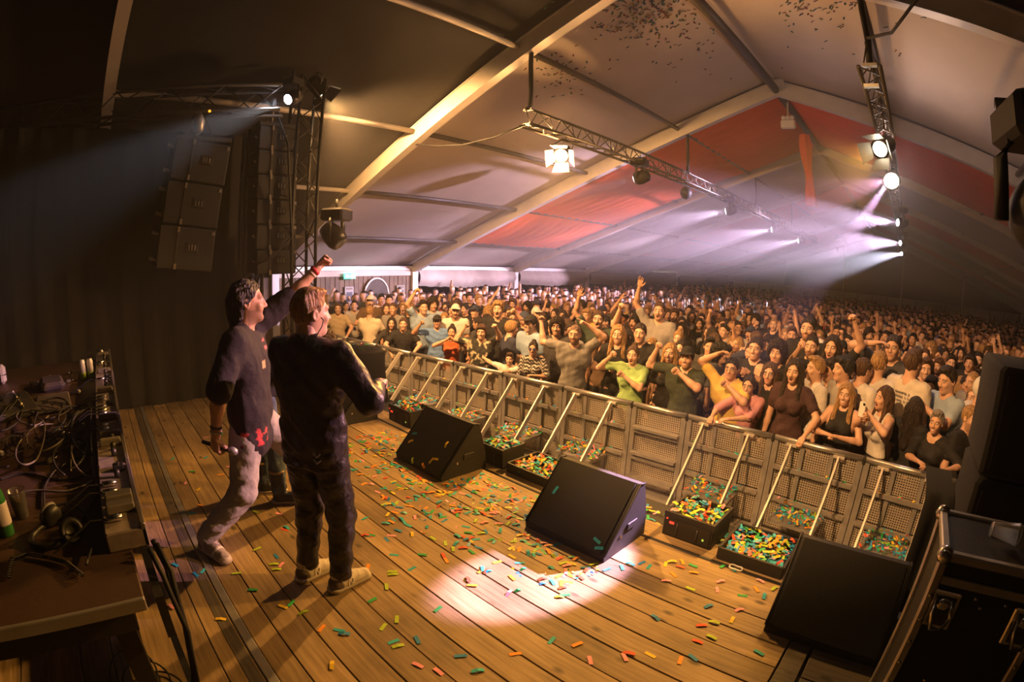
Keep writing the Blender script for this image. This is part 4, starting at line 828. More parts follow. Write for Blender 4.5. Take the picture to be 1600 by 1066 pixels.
def np_mesh(name, v, f, c, m):
    me = bpy.data.meshes.new(name); me.vertices.add(len(v)); me.vertices.foreach_set('co', np.ascontiguousarray(v, np.float32).ravel())
    k = f.shape[1]; me.loops.add(len(f) * k); me.loops.foreach_set('vertex_index', np.ascontiguousarray(f, np.int32).ravel()); me.polygons.add(len(f)); me.polygons.foreach_set('loop_start', np.arange(0, len(f) * k, k, dtype=np.int32))
    me.materials.append(m)
    if c is not None:
        at = me.color_attributes.new('feat', 'FLOAT_COLOR', 'POINT'); at.data.foreach_set('color', np.ascontiguousarray(c, np.float32).ravel())
    me.update(calc_edges=True); shade(me); return me
def feat_mat(name, rough, bump=0.0, bscale=60, stretch=None, spec=0.5):
    m = bpy.data.materials.new(name); m.use_nodes = True; nt = m.node_tree; N = nt.nodes; L = nt.links; b = _bsdf(m); b.inputs['Roughness'].default_value = rough; b.inputs['Specular IOR Level'].default_value = spec
    oi = N.new('ShaderNodeObjectInfo'); vc = N.new('ShaderNodeVertexColor'); vc.layer_name = 'feat'; mx = N.new('ShaderNodeMix'); mx.data_type = 'RGBA'
    L.new(vc.outputs['Alpha'], mx.inputs['Factor']); L.new(oi.outputs['Color'], mx.inputs['A']); L.new(vc.outputs['Color'], mx.inputs['B']); L.new(mx.outputs['Result'], b.inputs['Base Color'])
    if bump:
        tc = N.new('ShaderNodeTexCoord'); mp = N.new('ShaderNodeMapping'); mp.inputs['Scale'].default_value = stretch or (1, 1, 1); L.new(tc.outputs['Object'], mp.inputs[0])
        nz = N.new('ShaderNodeTexNoise'); nz.inputs['Scale'].default_value = bscale; nz.inputs['Detail'].default_value = 4; L.new(mp.outputs[0], nz.inputs['Vector'])
        bp = N.new('ShaderNodeBump'); bp.inputs['Strength'].default_value = bump; bp.inputs['Distance'].default_value = 0.03; L.new(nz.outputs['Fac'], bp.inputs['Height']); L.new(bp.outputs['Normal'], b.inputs['Normal'])
    return m
SKIN = feat_mat('skin', 0.5); GARM = feat_mat('garment', 0.85, 0.5, 14); HAIRM = feat_mat('hair', 0.5, 0.9, 26, (3, 3, .5)); SATIN = feat_mat('satin_garment', 0.42, 0.6, 12)
def _strands():
    nt = HAIRM.node_tree; N = nt.nodes; L = nt.links; b = _bsdf(HAIRM); src = b.inputs['Base Color'].links[0].from_socket
    tc = N.new('ShaderNodeTexCoord'); mp = N.new('ShaderNodeMapping'); mp.inputs['Scale'].default_value = (60, 60, 5); L.new(tc.outputs['Object'], mp.inputs[0]); nz = N.new('ShaderNodeTexNoise'); nz.inputs['Scale'].default_value = 1.5; nz.inputs['Detail'].default_value = 3; L.new(mp.outputs[0], nz.inputs['Vector'])
    mr = N.new('ShaderNodeMapRange'); mr.inputs['From Min'].default_value = .3; mr.inputs['From Max'].default_value = .7; mr.inputs['To Min'].default_value = .45; mr.inputs['To Max'].default_value = 1.5; L.new(nz.outputs['Fac'], mr.inputs['Value']); mx = N.new('ShaderNodeMix'); mx.data_type = 'RGBA'; mx.blend_type = 'MULTIPLY'; mx.inputs['Factor'].default_value = 1; L.new(src, mx.inputs['A']); L.new(mr.outputs[0], mx.inputs['B']); L.new(mx.outputs['Result'], b.inputs['Base Color'])
_strands()
def sstep(a, b, x): t = np.clip((x - a) / (b - a), 0, 1); return t * t * (3 - 2 * t)
# ---- heads: origin between the ears, face towards +Y
def make_head(sex, mouth, beard=0.0, vox=0.006, stubble=0.0):
    s = SDF((-.105, -.14, -.19), (.105, .14, .15), vox); j = 1.0 if sex == 'm' else 0.9
    s.ell((0, -.012, .035), (.076, .096, .098), 0); s.ell((0, .022, -.045), (.058 * j, .072, .078 * j), .04); s.ell((0, .066, -.092 * (1 if sex == 'm' else .95)), (.026 * j, .022, .02), .03)
    s.cap((-.04, .074, .036), (.04, .074, .036), .013 if sex == 'm' else .010, k=.02); s.ell((-.042, .066, -.018), (.02, .018, .02), .025); s.ell((.042, .066, -.018), (.02, .018, .02), .025)
    for e in (-1, 1): s.ell((e * .031, .096, .016), (.017, .014, .012), .012, 'd'); s.ell((e * .031, .074, .015), (.014, .0145, .0125), .003)
    s.cap((0, .086, .028), (0, .107, -.022), .008, .0135 if sex == 'm' else .011, .012); s.ell((-.012, .094, -.026), (.009, .010, .008), .008); s.ell((.012, .094, -.026), (.009, .010, .008), .008)
    mz = -.058
    if mouth == 'open': s.ell((0, .092, mz - .006), (.021, .022, .018), .008, 'd'); s.cap((-.018, .084, mz + .014), (.018, .084, mz + .014), .006, k=.006); s.cap((-.015, .082, mz - .026), (.015, .082, mz - .026), .007, k=.006)
    elif mouth == 'smile': s.cap((-.028, .076, mz + .006), (0, .088, mz + .004), .0055, k=.006); s.cap((.028, .076, mz + .006), (0, .088, mz + .004), .0055, k=.006); s.cap((-.02, .079, mz - .012), (.02, .079, mz - .012), .0065, k=.006)
    else: s.cap((-.019, .083, mz + .005), (.019, .083, mz + .005), .0055, k=.005); s.cap((-.015, .083, mz - .008), (.015, .083, mz - .008), .0065, k=.005)
    for e in (-1, 1): s.ell((e * .079, -.012, .002), (.010, .021, .031), .008); s.ell((e * .087, -.008, .004), (.006, .012, .018), .006, 'd')
    s.cap((0, -.02, -.06), (0, -.03, -.18), .056 if sex == 'm' else .047, .060 if sex == 'm' else .050, .03)
    v, f = s.mesh(); c = np.zeros((len(v), 4), np.float32); x, y, z = v.T; ax = np.abs(x)
    def put(mask, rgb, a=1.0): c[mask, :3] = rgb; c[mask, 3] = a
    if beard or stubble:
        put((y > -.01) & (z < -.035 - .3 * np.maximum(0, y - .05)) & (z > -.125) & ~((ax < .024) & (np.abs(z - mz) < .012)), (.06, .035, .02), beard or stubble); put((ax < .03) & (y > .07) & (z < -.036) & (z > -.05), (.06, .035, .02), beard or stubble)
    put((y > .06) & (ax > .012) & (ax < .05) & (z > .033 - .1 * (ax - .03)) & (z < .045 - .25 * np.maximum(0, ax - .035)), (.05, .03, .018), .8)
    de = np.sqrt((ax - .031) ** 2 + ((z - .015) * 1.25) ** 2); put((y > .07) & (de < .0155), (.10, .05, .035), .55); put((y > .075) & (de < .0125), (.75, .70, .66), .85); put((y > .075) & (np.hypot(ax - .031, z - .015) < .0065), (.02, .015, .012), 1)
    put((y > .065) & (ax < .025) & (np.abs(z - (mz - .001)) < (.030 if mouth == 'open' else .015)) & (ax + np.abs(z - mz) * 1.0 < (.034 if mouth != 'open' else .036)), (.42, .11, .09) if sex == 'f' else (.36, .13, .10), .65)
    if mouth == 'open': put((y > .05) & (y < .083) & (ax < .017) & (np.abs(z - (mz - .006)) < .015), (.05, .01, .01), 1); put((y > .06) & (ax < .015) & (z > mz + .001) & (z < mz + .010), (.8, .76, .7), .9)
    if mouth == 'smile': put((y > .065) & (ax < .022) & (z > mz - .0065 + .2 * ax) & (z < mz + .003 + .12 * ax), (.82, .78, .72), .95)
    put((y > .08) & (np.hypot(ax - .007, z + .033) < .004), (.10, .04, .03), .6)
    return v, f, c
HEADS = {}
def head(sex, mouth, beard=0.0, vox=0.006, stubble=0.0):
    k = (sex, mouth, beard, vox, stubble)
    if k not in HEADS: HEADS[k] = make_head(*k)
    return HEADS[k]
# ---- hands: wrist at the origin, fingers along +Z, palm facing +Y, thumb on -X (right hand seen from its back)
def make_hand(kind, vox=0.0055):
    s = SDF((-.085, -.05, -.05), (.075, .11, .21), vox)
    s.cap((0, 0, -.04), (0, 0, .02), .026, .026, .01, sc=(1, 1.2, 1)); s.cap((-.018, .0, .035), (-.024, .002, .082), .019, .016, .015, sc=(1, 1.2, 1)); s.cap((.016, 0, .03), (.026, .002, .078), .019, .015, .015, sc=(1, 1.2, 1)); s.cap((0, 0, .03), (0, 0, .085), .02, .017, .012, sc=(1, 1.2, 1))
    LF = (.072, .08, .075, .060); XF = (-.028, -.0095, .009, .0265)
    for i in range(4):
        x = XF[i]; L = LF[i]; p = np.array((x, .002, .088 - abs(i - 1.3) * .004)); a = 0.0; spread = {'open': (-.16, -.03, .08, .2)[i]}.get(kind, 0)
        bends = {'open': (.08, .12, .1), 'fist': (1.45, 1.65, 1.0), 'grip': (.75, 1.0, .7), 'relax': (.35, .5, .35), 'point': (.05, .05, .05) if i == 0 else (1.45, 1.6, 1.0)}[kind]
        for q, (frac, rr) in enumerate(((.46, .0092), (.30, .0084), (.24, .0076))):
            a += bends[q]; d = np.array((math.sin(spread), math.sin(a), math.cos(a))); p2 = p + d * L * frac * 1.05; s.cap(p, p2, rr, rr * .92, .003); p = p2
    if kind == 'fist': s.cap((-.03, .008, .03), (-.046, .026, .062), .0125, .011, .006); s.cap((-.046, .026, .062), (-.012, .052, .075), .0105, .0095, .003)
    elif kind == 'grip': s.cap((-.03, .006, .025), (-.055, .028, .055), .0125, .011, .006); s.cap((-.055, .028, .055), (-.045, .062, .075), .0105, .0095, .003)
    else: s.cap((-.028, .004, .02), (-.062, .014, .062), .0125, .0105, .008); s.cap((-.062, .014, .062), (-.072, .018, .095), .010, .009, .003)
    v, f = s.mesh(); return v, f
HANDS = {}
def hand(kind, side, vox=0.0055):
    k = (kind, vox)
    if k not in HANDS: HANDS[k] = make_hand(kind, vox)
    v, f = HANDS[k]
    if side < 0: v = v * V3(-1, 1, 1); f = f[:, ::-1]
    return v, f
# ---- hair pieces share the head's origin
def make_hair(kind, vox=0.008):
    lo, hi = (-.17, -.2, -.46), (.17, .17, .22); s = SDF(lo, hi, vox)
    infl = {'short': .010, 'quiff': .011, 'mop': .022, 'long': .015, 'bob': .018, 'bun': .009, 'curly': .034, 'cap': .013, 'fade': .006, 'wet': .012, 'buzz': .004}[kind]
    s.ell((0, -.014, .036), (.076 + infl, .097 + infl, .098 + infl), 0)
    if kind == 'quiff': s.ell((0, .03, .125), (.062, .07, .030), .03)
    if kind == 'fade': s.ell((0, .015, .118), (.066, .078, .024), .03)
    if kind == 'mop': s.ell((0, .045, .10), (.078, .06, .035), .02)
    if kind == 'bun': s.ell((0, -.06, .135), (.042, .04, .038), .01)
    # open the face: cut everything in front of a slanted plane below the hairline
    n = np.array((0, 1.0, -.85)); fr = {'mop': (0, .088, .055), 'long': (0, .085, .05), 'bob': (0, .085, .05), 'curly': (0, .085, .05), 'bun': (0, .085, .05), 'fade': (0, .066, .075), 'quiff': (0, .06, .07), 'wet': (0, .055, .065), 'cap': (0, .09, .075)}.get(kind, (0, .062, .066))
    s.plane(fr, n)
    if kind in ('long', 'bob', 'curly', 'bun'): s.ell((0, .085, .002), (.062, .07, .088), .01, 'd')
    if kind in ('short', 'quiff', 'mop', 'bun', 'fade', 'cap', 'buzz'): s.plane((0, -.05, .03 if kind == 'fade' else -.045), (0, .55 if kind != 'fade' else .1, -1)); s.plane((0, .01, -.012 if kind != 'fade' else .04), (0, 1.2 if kind != 'fade' else .2, -1))
    if kind in ('long', 'bob'):
        zl = -.34 if kind == 'long' else -.13
        for e in (-1, 1): s.cap((e * .074, -.005, .03), (e * .098, .0 + (.055 if kind == 'long' else .01), zl), .026, .034, .04); s.cap((e * .06, -.05, 0), (e * .085, -.06, zl - .04), .045, .05, .04)
        s.cap((0, -.085, 0), (0, -.1, zl - .05), .05, .06, .04)
    if kind == 'curly': s.ell((0, -.05, -.06), (.10, .06, .10), .04); s.wrinkle(.022, 75, 3)
    if kind == 'wet':
        s.cap((0, -.085, .0), (0, -.085, -.13), .055, .04, .03)
        for e in (-1, 1): s.cap((e * .066, -.045, .02), (e * .06, -.06, -.12), .022, .016, .02)
        s.wrinkle(.003, 130, 5)
    if kind == 'cap':
        s.cap((-.045, .10, .070), (.045, .10, .070), .05, .05, .01, sc=(1, .75, 5)); 
    s.wrinkle(.004 if kind not in ('cap', 'buzz', 'fade') else .0012, 90, 1); v, f = s.mesh(); return np_mesh('hair', v, f, np.zeros((len(v), 4), np.float32), HAIRM if kind != 'cap' else GARM)
HAIR = {}
def hair_mesh(kind, vox=0.008):
    if (kind, vox) not in HAIR: HAIR[(kind, vox)] = make_hair(kind, vox)
    return HAIR[(kind, vox)]
# ---- skeleton helpers
def ik(S, T, l1, l2, hint):
    S, T = np.array(S, float), np.array(T, float); d = T - S; L = np.linalg.norm(d)
    if L > (l1 + l2) * .995: T = S + d / L * (l1 + l2) * .995; d = T - S; L = np.linalg.norm(d)
    u = d / max(L, 1e-6); a = (l1 * l1 - l2 * l2 + L * L) / (2 * max(L, 1e-6)); h = math.sqrt(max(0, l1 * l1 - a * a)); hh = np.array(hint, float); hh = hh - u * (hh @ u); hh /= max(np.linalg.norm(hh), 1e-6)
    return S + u * a + hh * h, T
def frame_z(z, yhint):
    z = np.array(z, float); z /= np.linalg.norm(z); y = np.array(yhint, float); y = y - z * (y @ z); y /= max(np.linalg.norm(y), 1e-6); x = np.cross(y, z); return np.stack([x, y, z], 1)
ARMS = {'down': ((.26, .04, .78), (.6, -1, 0), 'relax'), 'up': ((.25, .16, 1.93), (1, -.3, 0), 'fist'), 'upo': ((.27, .16, 1.95), (1, -.3, 0), 'open'), 'bent': ((.30, .24, 1.60), (1, -.2, -.8), 'fist'), 'head': ((.17, .12, 1.66), (1, -.1, -.2), 'relax'),
        'chest': ((.06, .27, 1.22), (1, -.2, -.6), 'fist'), 'rail': ((.22, .36, 1.06), (1, -.4, 0), 'grip'), 'phone': ((.06, .36, 1.40), (1, 0, -.8), 'grip'), 'fwd': ((.16, .46, 1.32), (1, 0, -.8), 'relax'), 'clap': ((.03, .30, 1.34), (1, 0, -.6), 'open'), 'heart': ((.07, .26, 1.52), (1, 0, -.5), 'grip')}
def build_body(sex='m', armR='down', armL='down', lean=0.0, headrot=(0, 0, 0), mouth='closed', beard=0.0, sleeve=0.6, hem=.86, vox=.018, hvox=.006, hdvox=.006, feet=None, hips=None, belly=0.0, legs='trousers', pants=(.02, .022, .03), cut=None, stubble=0.0, wr=.008, fine=False, neckline=.075, seed=0, sat=False, skirtcol=None, thick=.017, loose=0.0, collar=False):
    """returns body (v, f, c), shirt (v, f), head transform. Height 1.75, face +Y. Arms: preset name or (target, hint, hand)"""
    fm = sex == 'f'; sw = .165 if fm else .19; cw = .085 if fm else .105
    J = {}; R = Matrix.Rotation(-lean, 3, 'X'); hz_ = .95
    for nm, s, spec in (('R', 1, armR), ('L', -1, armL)):
        S = np.array((s * sw, 0, 1.425))
        if isinstance(spec, str): T, hint, hd = ARMS[spec]; T = (T[0] * s, T[1], T[2]); hint = (hint[0] * s, hint[1], hint[2])
        else:
            T, hint, hd = spec
            if lean: q = R.transposed() @ (Vector(T) - Vector((0, 0, hz_))); T = (q.x, q.y, q.z + hz_)
        if T[2] > 1.6: S = S + np.array((-s * .012, 0, .035))
        E, W = ik(S, T, .30, .265, hint); J[nm] = (S, E, W, hd, s)
    lo = np.min([j[q] for j in J.values() for q in range(3)] + [(-.26, -.2, 0)], 0) - .11; hi = np.max([j[q] for j in J.values() for q in range(3)] + [(.26, .25, 1.55)], 0) + .11; lo[2] = -.03
    if feet is not None:
        lo = np.minimum(lo, np.min([np.array(q[0]) for q in feet], 0) - .2); hi = np.maximum(hi, np.max([np.array(q[0]) for q in feet], 0) + .25); lo[2] = -.03
    if cut: lo[2] = cut
    HP = np.array(hips if hips is not None else (0, 0, .93))
    def torso(s, g):
        Y = (1, 1.42, 1)
        s.cap(HP + (-.06, 0, .02), HP + (.06, 0, .02), (.115 if not fm else .118) + g, k=.05, sc=Y); s.cap(HP + (0, 0, .05), (0, 0, 1.2), (.135 if not fm else .115) + g + belly * .4, (.14 if not fm else .115) + g + belly, .06, sc=Y)
        s.cap((-cw, 0, 1.31), (cw, 0, 1.31), .122 + g - (.015 if fm else 0), k=.06, sc=Y); s.cap((-sw + .02, -.005, 1.42), (sw - .02, -.005, 1.42), .055 + g * .8, k=.05)
        s.cap((-.06, -.015, 1.46), (.06, -.015, 1.46), .045 + g * .6, k=.05)
        if fm:
            for e in (-1, 1): s.ell((e * .07, .085, 1.27), (.068 + g * .5, .062 + g * .5, .066 + g * .5), .04)
    FT = feet if feet is not None else [((.11, .0, .0), (0.05, 1, 0), None), ((-.11, .0, .0), (-.05, 1, 0), None)]
    def leg_pts():
        out = []
        for i, (ft, fd, kn) in enumerate(FT):
            s = 1 if i == 0 else -1; hip = HP + (s * .095, 0, -.02); an = np.array(ft) + (0, -.0, .09); K, an = ik(hip, an, .42, .405, kn if kn is not None else (0, 1, 0)); out.append((hip, K, an, np.array(fd, float) / np.linalg.norm(fd), s))
        return out
    LP = leg_pts()
    s = SDF(lo, hi, vox); torso(s, 0.0); s.cap((0, -.015, 1.43), (0, -.008, 1.56), .06 if not fm else .052, .052 if not fm else .046, .03)
    for S, E, W, hd, sd in J.values(): k = .88 if fm else 1; s.cap(S, E, .052 * k, .043 * k, .03); s.cap(E, E + (W - E) * .35, .043 * k, .042 * k, .02); s.cap(E + (W - E) * .3, W, .042 * k, .028 * k, .02)
    for hip, K, an, fd, sd in LP:
        s.cap(hip, K, .088, .06, .03); s.cap(K, K + (an - K) * .4, .058, .056, .03); s.cap(K + (an - K) * .4, an, .056, .042, .03)
        if not fine: s.cap(an + (0, 0, -.05) - fd * .03, an + (0, 0, -.06) + fd * .15, .045, .036, .02)
        else: s.cap(an, an + (0, 0, -.04), .04, .038, .02)
    v, f = s.mesh(); c = np.zeros((len(v), 4), np.float32)
    if legs: m = v[:, 2] < hem + .04; c[m, :3] = pants; c[m, 3] = 1
    so = Soup(); so.add(v, f, c)
    for S, E, W, hd, sd in J.values():
        hv, hf = hand(hd if hd != 'none' else 'relax', sd, hdvox); z = W - E; z = z / np.linalg.norm(z); ph = (np.array((-sd * .9, .45, 0)) if abs(z[2]) > .6 else np.array((0, .1, -1.0))) if hd != 'open' else np.array((0, 1, 0.0)) + .0
        if hd in ('fist', 'grip') and z[2] > .3: ph = np.array((-sd * .3, 1, 0))
        M = frame_z(z, ph); so.add((hv * .98) @ M.T.astype(np.float32) + W.astype(np.float32), hf)
    hv, hf, hc = head(sex, mouth, beard, hvox, stubble); HM = np.array(Euler(headrot, 'YXZ').to_matrix()); HO = np.array((0, .022, HZ))
    so.add((hv @ HM.T + HO).astype(np.float32), hf, hc)
    # garment
    g = SDF(lo, hi, vox); torso(g, thick)
    if loose: g.cap(HP + (-.075, 0, -.12), HP + (.075, 0, -.12), .120 + loose, k=.03, sc=(1, 1.25, 1)); g.cap(HP + (-.06, 0, .05), (-.04, 0, 1.25), .125 + loose, k=.05, sc=(1, 1.3, 1)); g.cap(HP + (.06, 0, .05), (.04, 0, 1.25), .125 + loose, k=.05, sc=(1, 1.3, 1))
    if collar: g.cap((0, -.015, 1.45), (0, -.01, 1.495), .078, .074, .02)
    for S, E, W, hd, sd in J.values():
        if sleeve > 0:
            k = .88 if fm else 1; e = S + (E - S) * min(sleeve, 1); g.cap(S, e, .067 * k + (thick - .017) + loose * .3, (.068 if sleeve < 1 else .058) * k + (thick - .017) + loose * .25, .035)
            if sleeve > 1: g.cap(E, E + (W - E) * (sleeve - 1), .056 * k, .043 * k, .03)
    if wr: g.wrinkle(wr, 16, seed)
    g.cap((0, -.01, 1.47 + (.09 if collar else 0)), (0, .03, 1.75), neckline * .95, neckline * 1.2, 0.004, 'd'); g.plane((0, 0, hem), (0, 0, -1)) if hem > lo[2] else None
    if sleeve == 0:
        for e in (-1, 1): g.plane((e * (sw - .035), 0, 1.4), (e, 0, .1))
    gv, gf = g.mesh(); tv = None
    if legs == 'garment':
        q = SDF(lo, hi, vox); Y = (1, 1.42, 1); q.cap(HP + (-.06, 0, .03), HP + (.06, 0, .03), .135, k=.05, sc=Y)
        for hip, K, an, fd, sd in LP: q.cap(hip, K, .108, .083, .03); q.cap(K, an + (0, 0, .03), .082, .066, .03)
        q.wrinkle(.008, 26, seed + 3); q.plane(HP + (0, 0, .09), (0, 0, 1)); tv = q.mesh()
    v, f, c = so.get(); HOq = np.array(HO)
    def bend(p):
        if not lean: return p
        w = sstep(.86, 1.06, p[:, 2])[:, None]; q = p - V3(0, 0, hz_); r = q @ np.array(R).T.astype(np.float32); return (q + (r - q) * w + V3(0, 0, hz_)).astype(np.float32)
    hm = Matrix.Translation(Vector(HO)) @ Euler(headrot, 'YXZ').to_matrix().to_4x4()
    if lean: hm = Matrix.Translation((0, 0, hz_)) @ R.to_4x4() @ Matrix.Translation((0, 0, -hz_)) @ hm
    return (bend(v), f, c), (bend(gv), gf), hm, J, LP, tv
# ------------------------------------------------------------------ the audience
SK = [(.60, .36, .25), (.55, .32, .21), (.64, .40, .29), (.50, .28, .18)]
HC = {'dark': (.022, .013, .008), 'brown': (.075, .038, .018), 'blond': (.36, .21, .085), 'black': (.010, .008, .007), 'ginger': (.22, .09, .03), 'grey': (.25, .22, .19)}
GLS = MB()
for e in (-1, 1): GLS.path([(e * .033 + .024 * math.cos(a), .093 - abs(math.cos(a)) * .006, .012 + .02 * math.sin(a)) for a in np.linspace(0, 2 * math.pi, 15)], .0022, 5); GLS.path([(e * .057, .088, .016), (e * .074, .05, .018), (e * .082, -.01, .014)], .002, 5)
GLS.path([(-.010, .097, .015), (.010, .097, .015)], .002, 5)
GLM = GLS.mesh('glasses', mat('glasses_frame', (.02, .018, .016), .3), True)
SUNL = MB()
for e in (-1, 1): SUNL.lathe([(.001, .004), (.02, .003), (.024, 0), (.02, -.003)], (e * .033, .094, .013), 14, Matrix.Rotation(-math.pi / 2, 3, 'X'))
SUNM = SUNL.mesh('lenses', mat('sunglass_lens', (.05, .10, .28), .1, .3), True)
NECK = {}
PEOPLE = []; NAMED = []
def face_rz(P, target=(-2.3, 0.6)): return math.atan2(-(target[0] - P.x), target[1] - P.y)
def finish_person(body, shirt, hm, loc, rz, sc, skin, hairk, hairc, shirtc, label, group, hairvox=.008, garm='shirt', glasses=None, gm=None):
    o = bpy.data.objects.new('person', body); C.objects.link(o); o.location = loc; o.rotation_euler = (0, 0, rz); o.scale = (sc,) * 3; o.color = (*skin, 1); tag(o, label, 'person', group)
    s = bpy.data.objects.new(garm, shirt); link(s, o); s.color = (*shirtc, 1)
    if hairk:
        h = bpy.data.objects.new('cap' if hairk == 'cap' else 'hair', hair_mesh(hairk, hairvox)); link(h, o); h.matrix_local = hm; h.color = (*hairc, 1)
        if hairk == 'cap': h2 = bpy.data.objects.new('hair', hair_mesh('buzz', .01)); link(h2, o); h2.matrix_local = hm; h2.color = (.03, .02, .012, 1)
    if hairk == 'fade': h2 = bpy.data.objects.new('hair_sides', hair_mesh('buzz', .006)); link(h2, o); h2.matrix_local = hm; h2.color = (.30, .17, .09, 1)
    if glasses:
        g = bpy.data.objects.new('glasses', GLM); link(g, o); g.matrix_local = hm
        if glasses == 'sun': q = bpy.data.objects.new('lenses', SUNM); link(q, g)
    return o
def named(label, px, py, row, sex, hairk, hairc, shirtc, mouth='closed', aR='down', aL='down', turn=0.0, lean=0.0, sleeve=.6, hr=(0, 0, 0), beard=0.0, glasses=None, skin=0, belly=0.0, paint=None, stubble=0.0, pants=(.02, .022, .03), neckline=.075, garm='shirt', hem=.86):
    v = ray(px, py); x = v.x / v.y * 5.4; y = rail_y(x) + .36 + row * .62; P = on_y(px, py, y)
    rz = face_rz(P, (-1.6, 0.2)) + math.radians(turn)
    lz = .95 + (HZ - .95) * math.cos(lean) - .022 * math.sin(lean); ly = (HZ - .95) * math.sin(lean) + .022 * math.cos(lean); sc = (P.z - GZ) / lz
    cz, sz = math.cos(rz), math.sin(rz); loc = Vector((P.x + sz * ly * sc, P.y - cz * ly * sc, GZ)); inv = (Matrix.Translation(loc) @ Matrix.Rotation(rz, 4, 'Z') @ Matrix.Scale(sc, 4)).inverted(); arms = []
    for s, a in ((1, aR), (-1, aL)):
        if isinstance(a, tuple): w = on_y(a[0], a[1], y + a[2] if a[2] != 'rail' else rail_y(x) + .02); q = inv @ w; arms.append((tuple(q), (s * 1.0, -.25, -.55) if len(a) < 5 else (s * a[4][0], a[4][1], a[4][2]), a[3]))
        elif a != 'down' and lean: T, h, hd = ARMS[a]; arms.append(((T[0] * s, T[1], T[2]), (h[0] * s, h[1], h[2]), hd))
        else: arms.append(a)
    hr = (hr[0] + lean * .8, hr[1], hr[2])
    b, g, hm, *_ = build_body(sex, arms[0], arms[1], lean, hr, mouth, beard, sleeve, hem, .018, .006, .006, belly=belly, stubble=stubble, pants=pants, seed=len(PEOPLE), neckline=neckline)
    gc = np.zeros((len(g[0]), 4), np.float32)
    if paint: paint(g[0], gc)
    o = finish_person(np_mesh('person', *b, SKIN), np_mesh(garm, g[0], g[1], gc, GARM), hm, loc, rz, sc, SK[skin], hairk, HC.get(hairc, (.02, .015, .01)) if isinstance(hairc, str) else hairc, shirtc, label, None, .008, garm, glasses)
    PEOPLE.append((P.x, P.y)); NAMED.append((P.x / P.y, P.y, label)); return o
def floral(v, c):
    r = np.random.default_rng(4)
    for _ in range(60):
        p = np.array((r.uniform(-.3, .3), r.uniform(-.15, .2), r.uniform(.9, 1.5))); a = r.uniform(0, 3.1); d = v - p; u = d[:, 0] * math.cos(a) + d[:, 2] * math.sin(a); w = -d[:, 0] * math.sin(a) + d[:, 2] * math.cos(a); m = ((u / .07) ** 2 + (w / .02) ** 2 < 1) & (np.abs(d[:, 1]) < .08); c[m] = (.42, .38, .26, 1)
def zebra(v, c): m = np.sin(v[:, 2] * 110 + 4 * np.sin(v[:, 0] * 22) + 2 * np.sin(v[:, 0] * 60)) > .1; c[m] = (.55, .52, .47, 1)
def back_print(col):
    def f(v, c): m = (v[:, 1] < -.06) & (np.abs(v[:, 0]) < .12) & (np.abs(v[:, 2] - 1.33) < .05) & (np.sin(v[:, 0] * 160) + np.sin(v[:, 2] * 190) > .3); c[m] = (*col, 1)
    return f
def pink_print(v, c):
    for x, z, w, h in ((.09, 1.36, .035, .025), (-.08, 1.34, .03, .02), (.0, 1.16, .12, .03), (-.13, 1.22, .04, .045)): m = (v[:, 1] > .03) & (np.abs(v[:, 0] - x) < w) & (np.abs(v[:, 2] - z) < h) & (np.sin(v[:, 0] * 200) + np.sin(v[:, 2] * 230) > .1); c[m] = (.03, .02, .04, 1)
BK, WH, CR_, GY = (.012, .011, .012), (.62, .58, .54), (.60, .52, .40), (.20, .19, .18)
named('person in a tan tee with glasses leaning on the barrier at far left', 528, 483, 0, 'm', 'short', 'brown', (.42, .33, .22), 'closed', 'rail', 'rail', glasses='y')
named('person in a cream tee seen from behind at the barrier', 578, 488, .15, 'm', 'short', 'blond', CR_, turn=165, aR='chest', aL='chest')
named('person in a pale tee standing behind the tan tee', 554, 478, .9, 'm', 'short', 'dark', (.45, .42, .38), 'smile', 'chest', 'down')
named('person in a dark jacket between the cream tee and the dark patterned top', 604, 484, 1.0, 'f', 'long', 'brown', (.05, .04, .035), 'smile')
named('person in a dark patterned top with glasses, arms folded on the barrier', 612, 506, .05, 'f', 'long', 'dark', (.03, .026, .024), 'closed', 'rail', 'rail', lean=.15, glasses='y', sleeve=1.5)
named('person in a black polo leaning both arms on the barrier', 630, 507, 0, 'm', 'short', 'brown', BK, 'smile', 'rail', 'rail', lean=.12)
named('person in a blue shirt and dark cap behind the orange dress', 683, 503, .7, 'm', 'cap', BK, (.12, .22, .45), 'closed', 'bent', 'down', skin=3)
named('person in an orange dress holding both hands up to the face', 706, 520, .1, 'f', 'bun', 'dark', (.52, .09, .02), 'open', 'heart', 'heart', skin=3, sleeve=0, garm='dress')
named('person in a black floral shirt raising both fists', 752, 520, .05, 'm', 'mop', 'brown', (.025, .024, .02), 'smile', (726, 512, -.1, 'fist'), (775, 512, -.1, 'fist'), paint=floral, belly=.015)
named('person in a black tee with one arm raised behind the floral shirt', 778, 484, 1.1, 'm', 'mop', 'blond', BK, 'open', 'down', 'bent')
named('person in a white tee ducking behind the barrier with one hand raised', 796, 562, 0, 'm', 'quiff', 'brown', WH, 'smile', (733, 548, -.05, 'open'), (772, 582, 'rail', 'grip'), stubble=.25)
named('person in a zebra-striped top with blue sunglasses', 833, 546, .05, 'f', 'bun', 'dark', (.02, .018, .018), 'smile', 'down', 'chest', glasses='sun', paint=zebra, sleeve=.9, skin=1)
named('person in an open dark shirt smiling behind the grey tee', 870, 512, .75, 'm', 'curly', 'dark', (.045, .04, .04), 'smile', belly=.02, skin=1)
named('person in a plain grey tee with both arms raised', 898, 524, .05, 'm', 'buzz', (.20, .12, .08), GY, 'closed', (846, 505, -.05, 'fist'), (918, 508, -.05, 'point'), beard=.75)
named('person in a black top between the grey tee and the green top', 966, 524, .7, 'f', 'long', 'blond', BK, 'smile', 'chest', 'down')
